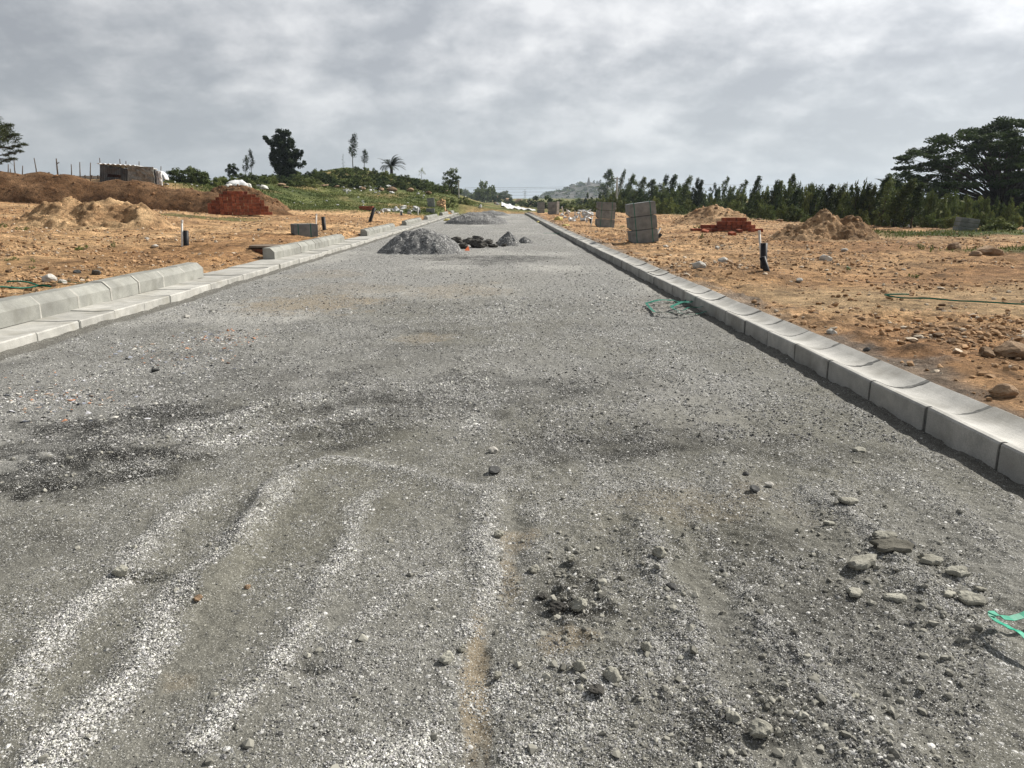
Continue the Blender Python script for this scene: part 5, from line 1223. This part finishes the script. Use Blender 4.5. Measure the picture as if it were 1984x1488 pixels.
# ------------------------------------------------------------------ posts, power line, distant hill and temple
P = at(889, 384); T = onY(889, 350, P.y)
tag(ob('utility_post', MB().box(0, 0, (T.z - P.z) / 2 - .1, .14, .14, T.z - P.z + .2).mesh('utility_post', M_POST, bevel=.01), P), 'pale concrete post standing on the grassy bank', 'post')
P = onY(1194, 405, 74); T = onY(1194, 343, 74); P.z = tz(P.x, 74)
up = empty('utility_pole', P, 0, 'grey utility pole with a slanting stay left of the right tree line', 'utility pole')
ob('pole', MB().tube([(0, 0, -.2), (0, 0, T.z - P.z)], [.11, .08], 8).mesh('pole', M_POST), parent=up)
ob('crossarm', MB().box(0, 0, T.z - P.z - .15, .8, .07, .07).mesh('crossarm', M_STEEL), parent=up)
a, b = onY(1196, 381, 74) - P, onY(1207, 350, 74) - P
ob('stay', MB().tube([a, b], .045, 6).mesh('stay', M_STEEL), parent=up)
def pylon(px, pb, pt, Y, label):
    P = onY(px, pb, Y); T = onY(px, pt, Y); H = T.z - P.z; w = H * .12; mb = MB()
    for sx in (-1, 1):
        for sy in (-1, 1): mb.tube([(sx * w, sy * w, -2), (sx * w * .25, sy * w * .25, H * .75), (0, 0, H)], H * .008, 4)
    for k in range(6):
        t = k / 6 * .75; t2 = (k + 1) / 6 * .75; wa = w * (1 - t); wb = w * (1 - t2)
        mb.tube([(-wa, 0, H * t), (wb, 0, H * t2)], H * .005, 4); mb.tube([(wa, 0, H * t), (-wb, 0, H * t2)], H * .005, 4)
    o = empty('pylon', P, 0, label, 'pylon'); ob('lattice', mb.mesh('lattice', M_STEEL), parent=o)
    for z_ in (.68, .82): ob('crossarm', MB().box(0, 0, H * z_, H * .3, H * .012, H * .014).mesh('crossarm', M_STEEL), parent=o)
    return [P + Vector((s * H * .14, 0, H * z_)) for z_ in (.68, .82) for s in (-1, 1)]
pa = pylon(1017, 396, 366, 400, 'far lattice pylon above the end of the road'); pb_ = pylon(1637, 400, 352, 330, 'far lattice pylon behind the right tree line')
def cable(A, B, sag, label, grp):
    pts = [A.lerp(B, t / 24) - Vector((0, 0, sag * 4 * (t / 24) * (1 - t / 24))) for t in range(25)]
    tag(ob('power_cable', MB().tube(pts, .045, 4).mesh('power_cable', M_STEEL)), label, 'power cable', grp)
for k, py in enumerate((357, 360, 366, 372)): 
    A = onY(900, py + 6, 330); B_ = onY(1300, py - 2, 300)
    cable(A, B_, .6, 'thin power cable crossing the sky above the end of the road', 'power cables over the road end')
for k, py in enumerate((356.5, 368)):
    cable(onY(1290, py - 1, 300), onY(1640, py + 1, 310), .4, 'thin power cable above the right tree line', 'power cables above the right trees'); cable(onY(1640, py + 1, 310), onY(2040, py + 4, 320), .4, 'thin power cable running behind the big right tree', 'power cables behind the big tree')
# hill
HY = 900.0
prof = [(1020, 392), (1055, 379), (1075, 371), (1095, 366), (1112, 360), (1128, 356), (1140, 355), (1158, 355), (1170, 361), (1184, 371), (1210, 383), (1300, 392)]
n = 90; u = np.linspace(0, 1, n); X0 = onY(1010, 390, HY).x; X1 = onY(1310, 390, HY).x
px_ = np.interp(u, [0, 1], [1010, 1310]); hz = np.array([onY(a, np.interp(a, [p[0] for p in prof], [p[1] for p in prof]), HY).z for a in px_])
W = np.linspace(-1, 1, n); Ug, Wg = np.meshgrid(u, W); xg = X0 + (X1 - X0) * Ug; yg = HY + Wg * 130
zg = np.maximum(0, np.interp(Ug.ravel(), u, hz).reshape(n, n) * (1 - np.abs(Wg) ** 1.6)) + 3.5 * fbm(xg * .06, yg * .06, 4, 5) * (1 - np.abs(Wg)) - 2 * np.abs(Wg)
I = np.arange(n * n).reshape(n, n); Q = np.stack([I[:-1, :-1], I[:-1, 1:], I[1:, 1:], I[1:, :-1]], -1).reshape(-1, 4)
struct(ob('hill', fastmesh('hill', np.stack([xg.ravel(), yg.ravel(), zg.ravel()], 1), Q, None, M_HILL)))
r = np.random.default_rng(3); cl = []
for k in range(420):
    i = r.integers(0, n); j = r.integers(5, int(n * .7)); s = r.uniform(1.2, 3); 
    if abs(xg[j, i] - onY(1141, 358, HY).x) < 7 and zg[j, i] > 17: continue
    cl.append((xg[j, i], yg[j, i], zg[j, i] + s * .4, s * 1.2, s, s * .6))
stuff(ob('woods', leafmesh('woods', cl, 40, .9, r, DG0, MG1)), 'scattered dark scrub covering the far rocky hill', 'scrub')
P = onY(1140.5, 359, HY - 25); T = onY(1140.5, 342.5, HY - 25); H = T.z - P.z; tw = empty('temple_tower', P, 0, 'tapering temple tower on top of the far hill', 'temple tower')
mb = MB()
for k in range(9):
    t = k / 9; mb.box(0, 0, H * (t * .88 + .05), H * .46 * (1 - t * .8), H * .36 * (1 - t * .8), H * .085); mb.box(0, 0, H * (t * .88 + .09), H * .5 * (1 - t * .8), H * .4 * (1 - t * .8), H * .018)
ob('tiers', mb.mesh('tiers', M_TEMPLE), parent=tw); ob('finial', MB().tube([(0, 0, H * .86), (0, 0, H * .93), (0, 0, H)], [H * .05, H * .035, .02], 8).mesh('finial', M_TEMPLE), parent=tw)
for px, h in ((1150, 7), (1156, 6), (1162, 8)):
    P = onY(px, 357, HY - 8); s = HY / F * h; o = tree_inst('slim_tree', SLIM[4], P, s, 'tiny tree beside the temple tower on the far hill', 'trees beside the temple tower', sx=1.6)

tick('light and')
# ------------------------------------------------------------------ light and sky
SUN_AZ, SUN_EL = 62.0, 41.0
sd = Vector((math.sin(R(SUN_AZ)) * math.cos(R(SUN_EL)), math.cos(R(SUN_AZ)) * math.cos(R(SUN_EL)), math.sin(R(SUN_EL))))
l = bpy.data.lights.new('sun', 'SUN'); l.energy = 5.0; l.angle = R(.6); l.color = (1, .95, .87)
lo = bpy.data.objects.new('sun', l); COL.objects.link(lo); lo.rotation_euler = (-sd).to_track_quat('-Z', 'Y').to_euler(); lo.location = (20, 20, 40)
w = bpy.data.worlds.new('World'); sc.world = w; w.use_nodes = True; nt = w.node_tree; bg = nt.nodes['Background']
sky = N(nt, 'ShaderNodeTexSky'); sky.sky_type = 'NISHITA'; sky.sun_disc = False; sky.sun_elevation = R(SUN_EL); sky.sun_rotation = R(SUN_AZ); sky.dust_density = 2
tc = N(nt, 'ShaderNodeTexCoord').outputs['Generated']
sx = N(nt, 'ShaderNodeSeparateXYZ'); nt.links.new(tc, sx.inputs[0])
zz = math_(nt, 'ADD', math_(nt, 'MAXIMUM', sx.outputs[2], 0.0), .42)
def plane(ox, oy):
    cb = N(nt, 'ShaderNodeCombineXYZ')
    nt.links.new(math_(nt, 'ADD', math_(nt, 'DIVIDE', sx.outputs[0], zz), ox), cb.inputs[0]); nt.links.new(math_(nt, 'ADD', math_(nt, 'DIVIDE', sx.outputs[1], zz), oy), cb.inputs[1])
    cb.inputs[2].default_value = 5.3; return cb.outputs[0]
pv, pq = plane(0, 0), plane(.03, .045)
nA = noise(nt, pv, 1.7, 3, .5, .1)
def puff(v):
    wn = N(nt, 'ShaderNodeTexNoise', Scale=5.0, Detail=5.0, Roughness=.6); nt.links.new(v, wn.inputs['Vector'])
    sb = N(nt, 'ShaderNodeVectorMath', operation='SUBTRACT'); nt.links.new(wn.outputs['Color'], sb.inputs[0]); sb.inputs[1].default_value = (.5, .5, .5)
    sc_ = N(nt, 'ShaderNodeVectorMath', operation='SCALE'); nt.links.new(sb.outputs[0], sc_.inputs[0]); sc_.inputs['Scale'].default_value = .42
    ad = N(nt, 'ShaderNodeVectorMath', operation='ADD'); nt.links.new(v, ad.inputs[0]); nt.links.new(sc_.outputs[0], ad.inputs[1])
    vo = N(nt, 'ShaderNodeTexVoronoi', Scale=4.0);  nt.links.new(ad.outputs[0], vo.inputs['Vector'])
    cell = math_(nt, 'SUBTRACT', .78, math_(nt, 'MULTIPLY', vo.outputs['Distance'], .8))
    return math_(nt, 'ADD', math_(nt, 'MULTIPLY', cell, .40), math_(nt, 'ADD', math_(nt, 'MULTIPLY', noise(nt, v, 3.4, 7, .58, .15), .46), math_(nt, 'MULTIPLY', noise(nt, v, 14.0, 5, .6, .2), .14)))
nB, nD = puff(pv), puff(pq)
edge = math_(nt, 'MULTIPLY', math_(nt, 'SUBTRACT', nB, nD), .6)          # side of each cloud that faces the sun
mixn = math_(nt, 'ADD', math_(nt, 'ADD', math_(nt, 'MULTIPLY', nA, .48), math_(nt, 'MULTIPLY', nB, .52)), edge)
cc = ramp(nt, mixn, [(.35, (4.3, 4.5, 4.85)), (.43, (5.1, 5.3, 5.6)), (.50, (6.05, 6.2, 6.45)), (.57, (7.1, 7.2, 7.4)), (.66, (8.5, 8.55, 8.65))])
hz_ = ramp(nt, sx.outputs[2], [(0.0, 1.0), (.16, 0.0)])
cc = mixc(nt, cc, (5.9, 6.4, 6.75), math_(nt, 'MULTIPLY', hz_, .62))
dt = N(nt, 'ShaderNodeVectorMath', operation='DOT_PRODUCT'); nt.links.new(tc, dt.inputs[0]); dt.inputs[1].default_value = sd
gl_ = ramp(nt, math_(nt, 'MULTIPLY_ADD', dt.outputs['Value'], .5), [(0.0, .2), (.36, .36), (.5, .7), (.66, .9), (.80, .98), (1.0, 1.4)])  # sky dimmed away from the sun; behind the camera to cut fill light
gl_.node.inputs[0].links[0].from_node.inputs[2].default_value = .5
cc = mixc(nt, cc, gl_, 1, 'MULTIPLY')
cc = mixc(nt, cc, ramp(nt, sx.outputs[2], [(.26, 1.0), (.6, .62)]), 1, 'MULTIPLY')       # unseen sky overhead darkened to cut fill light
fin_ = mixc(nt, sky.outputs[0], cc, .94)
nt.links.new(fin_, bg.inputs[0]); bg.inputs[1].default_value = .093
w.cycles.sampling_method = 'MANUAL'; w.cycles.sample_map_resolution = 512
sc.view_settings.view_transform = 'Standard'; sc.view_settings.look = 'None'; sc.view_settings.exposure = .3; sc.view_settings.gamma = 1
sc.cycles.max_bounces = 5; sc.cycles.diffuse_bounces = 3; sc.cycles.transparent_max_bounces = 4

# thin air between here and the far hill
mh = bpy.data.materials.new('thin haze'); mh.use_nodes = True; nt = mh.node_tree; nt.nodes.remove(nt.nodes['Principled BSDF'])
pvn = nt.nodes.new('ShaderNodeVolumePrincipled'); pvn.inputs['Density'].default_value = .00028; pvn.inputs['Color'].default_value = (.74, .87, 1, 1); pvn.inputs['Anisotropy'].default_value = .2
nt.links.new(pvn.outputs[0], nt.nodes['Material Output'].inputs['Volume'])
hz = ob('haze', MB().box(0, 2000, 28, 9400, 5400, 66).mesh('haze', mh)); hz['kind'] = 'stuff'; hz['label'] = 'thin pale air veiling the far hill'; hz['category'] = 'haze'
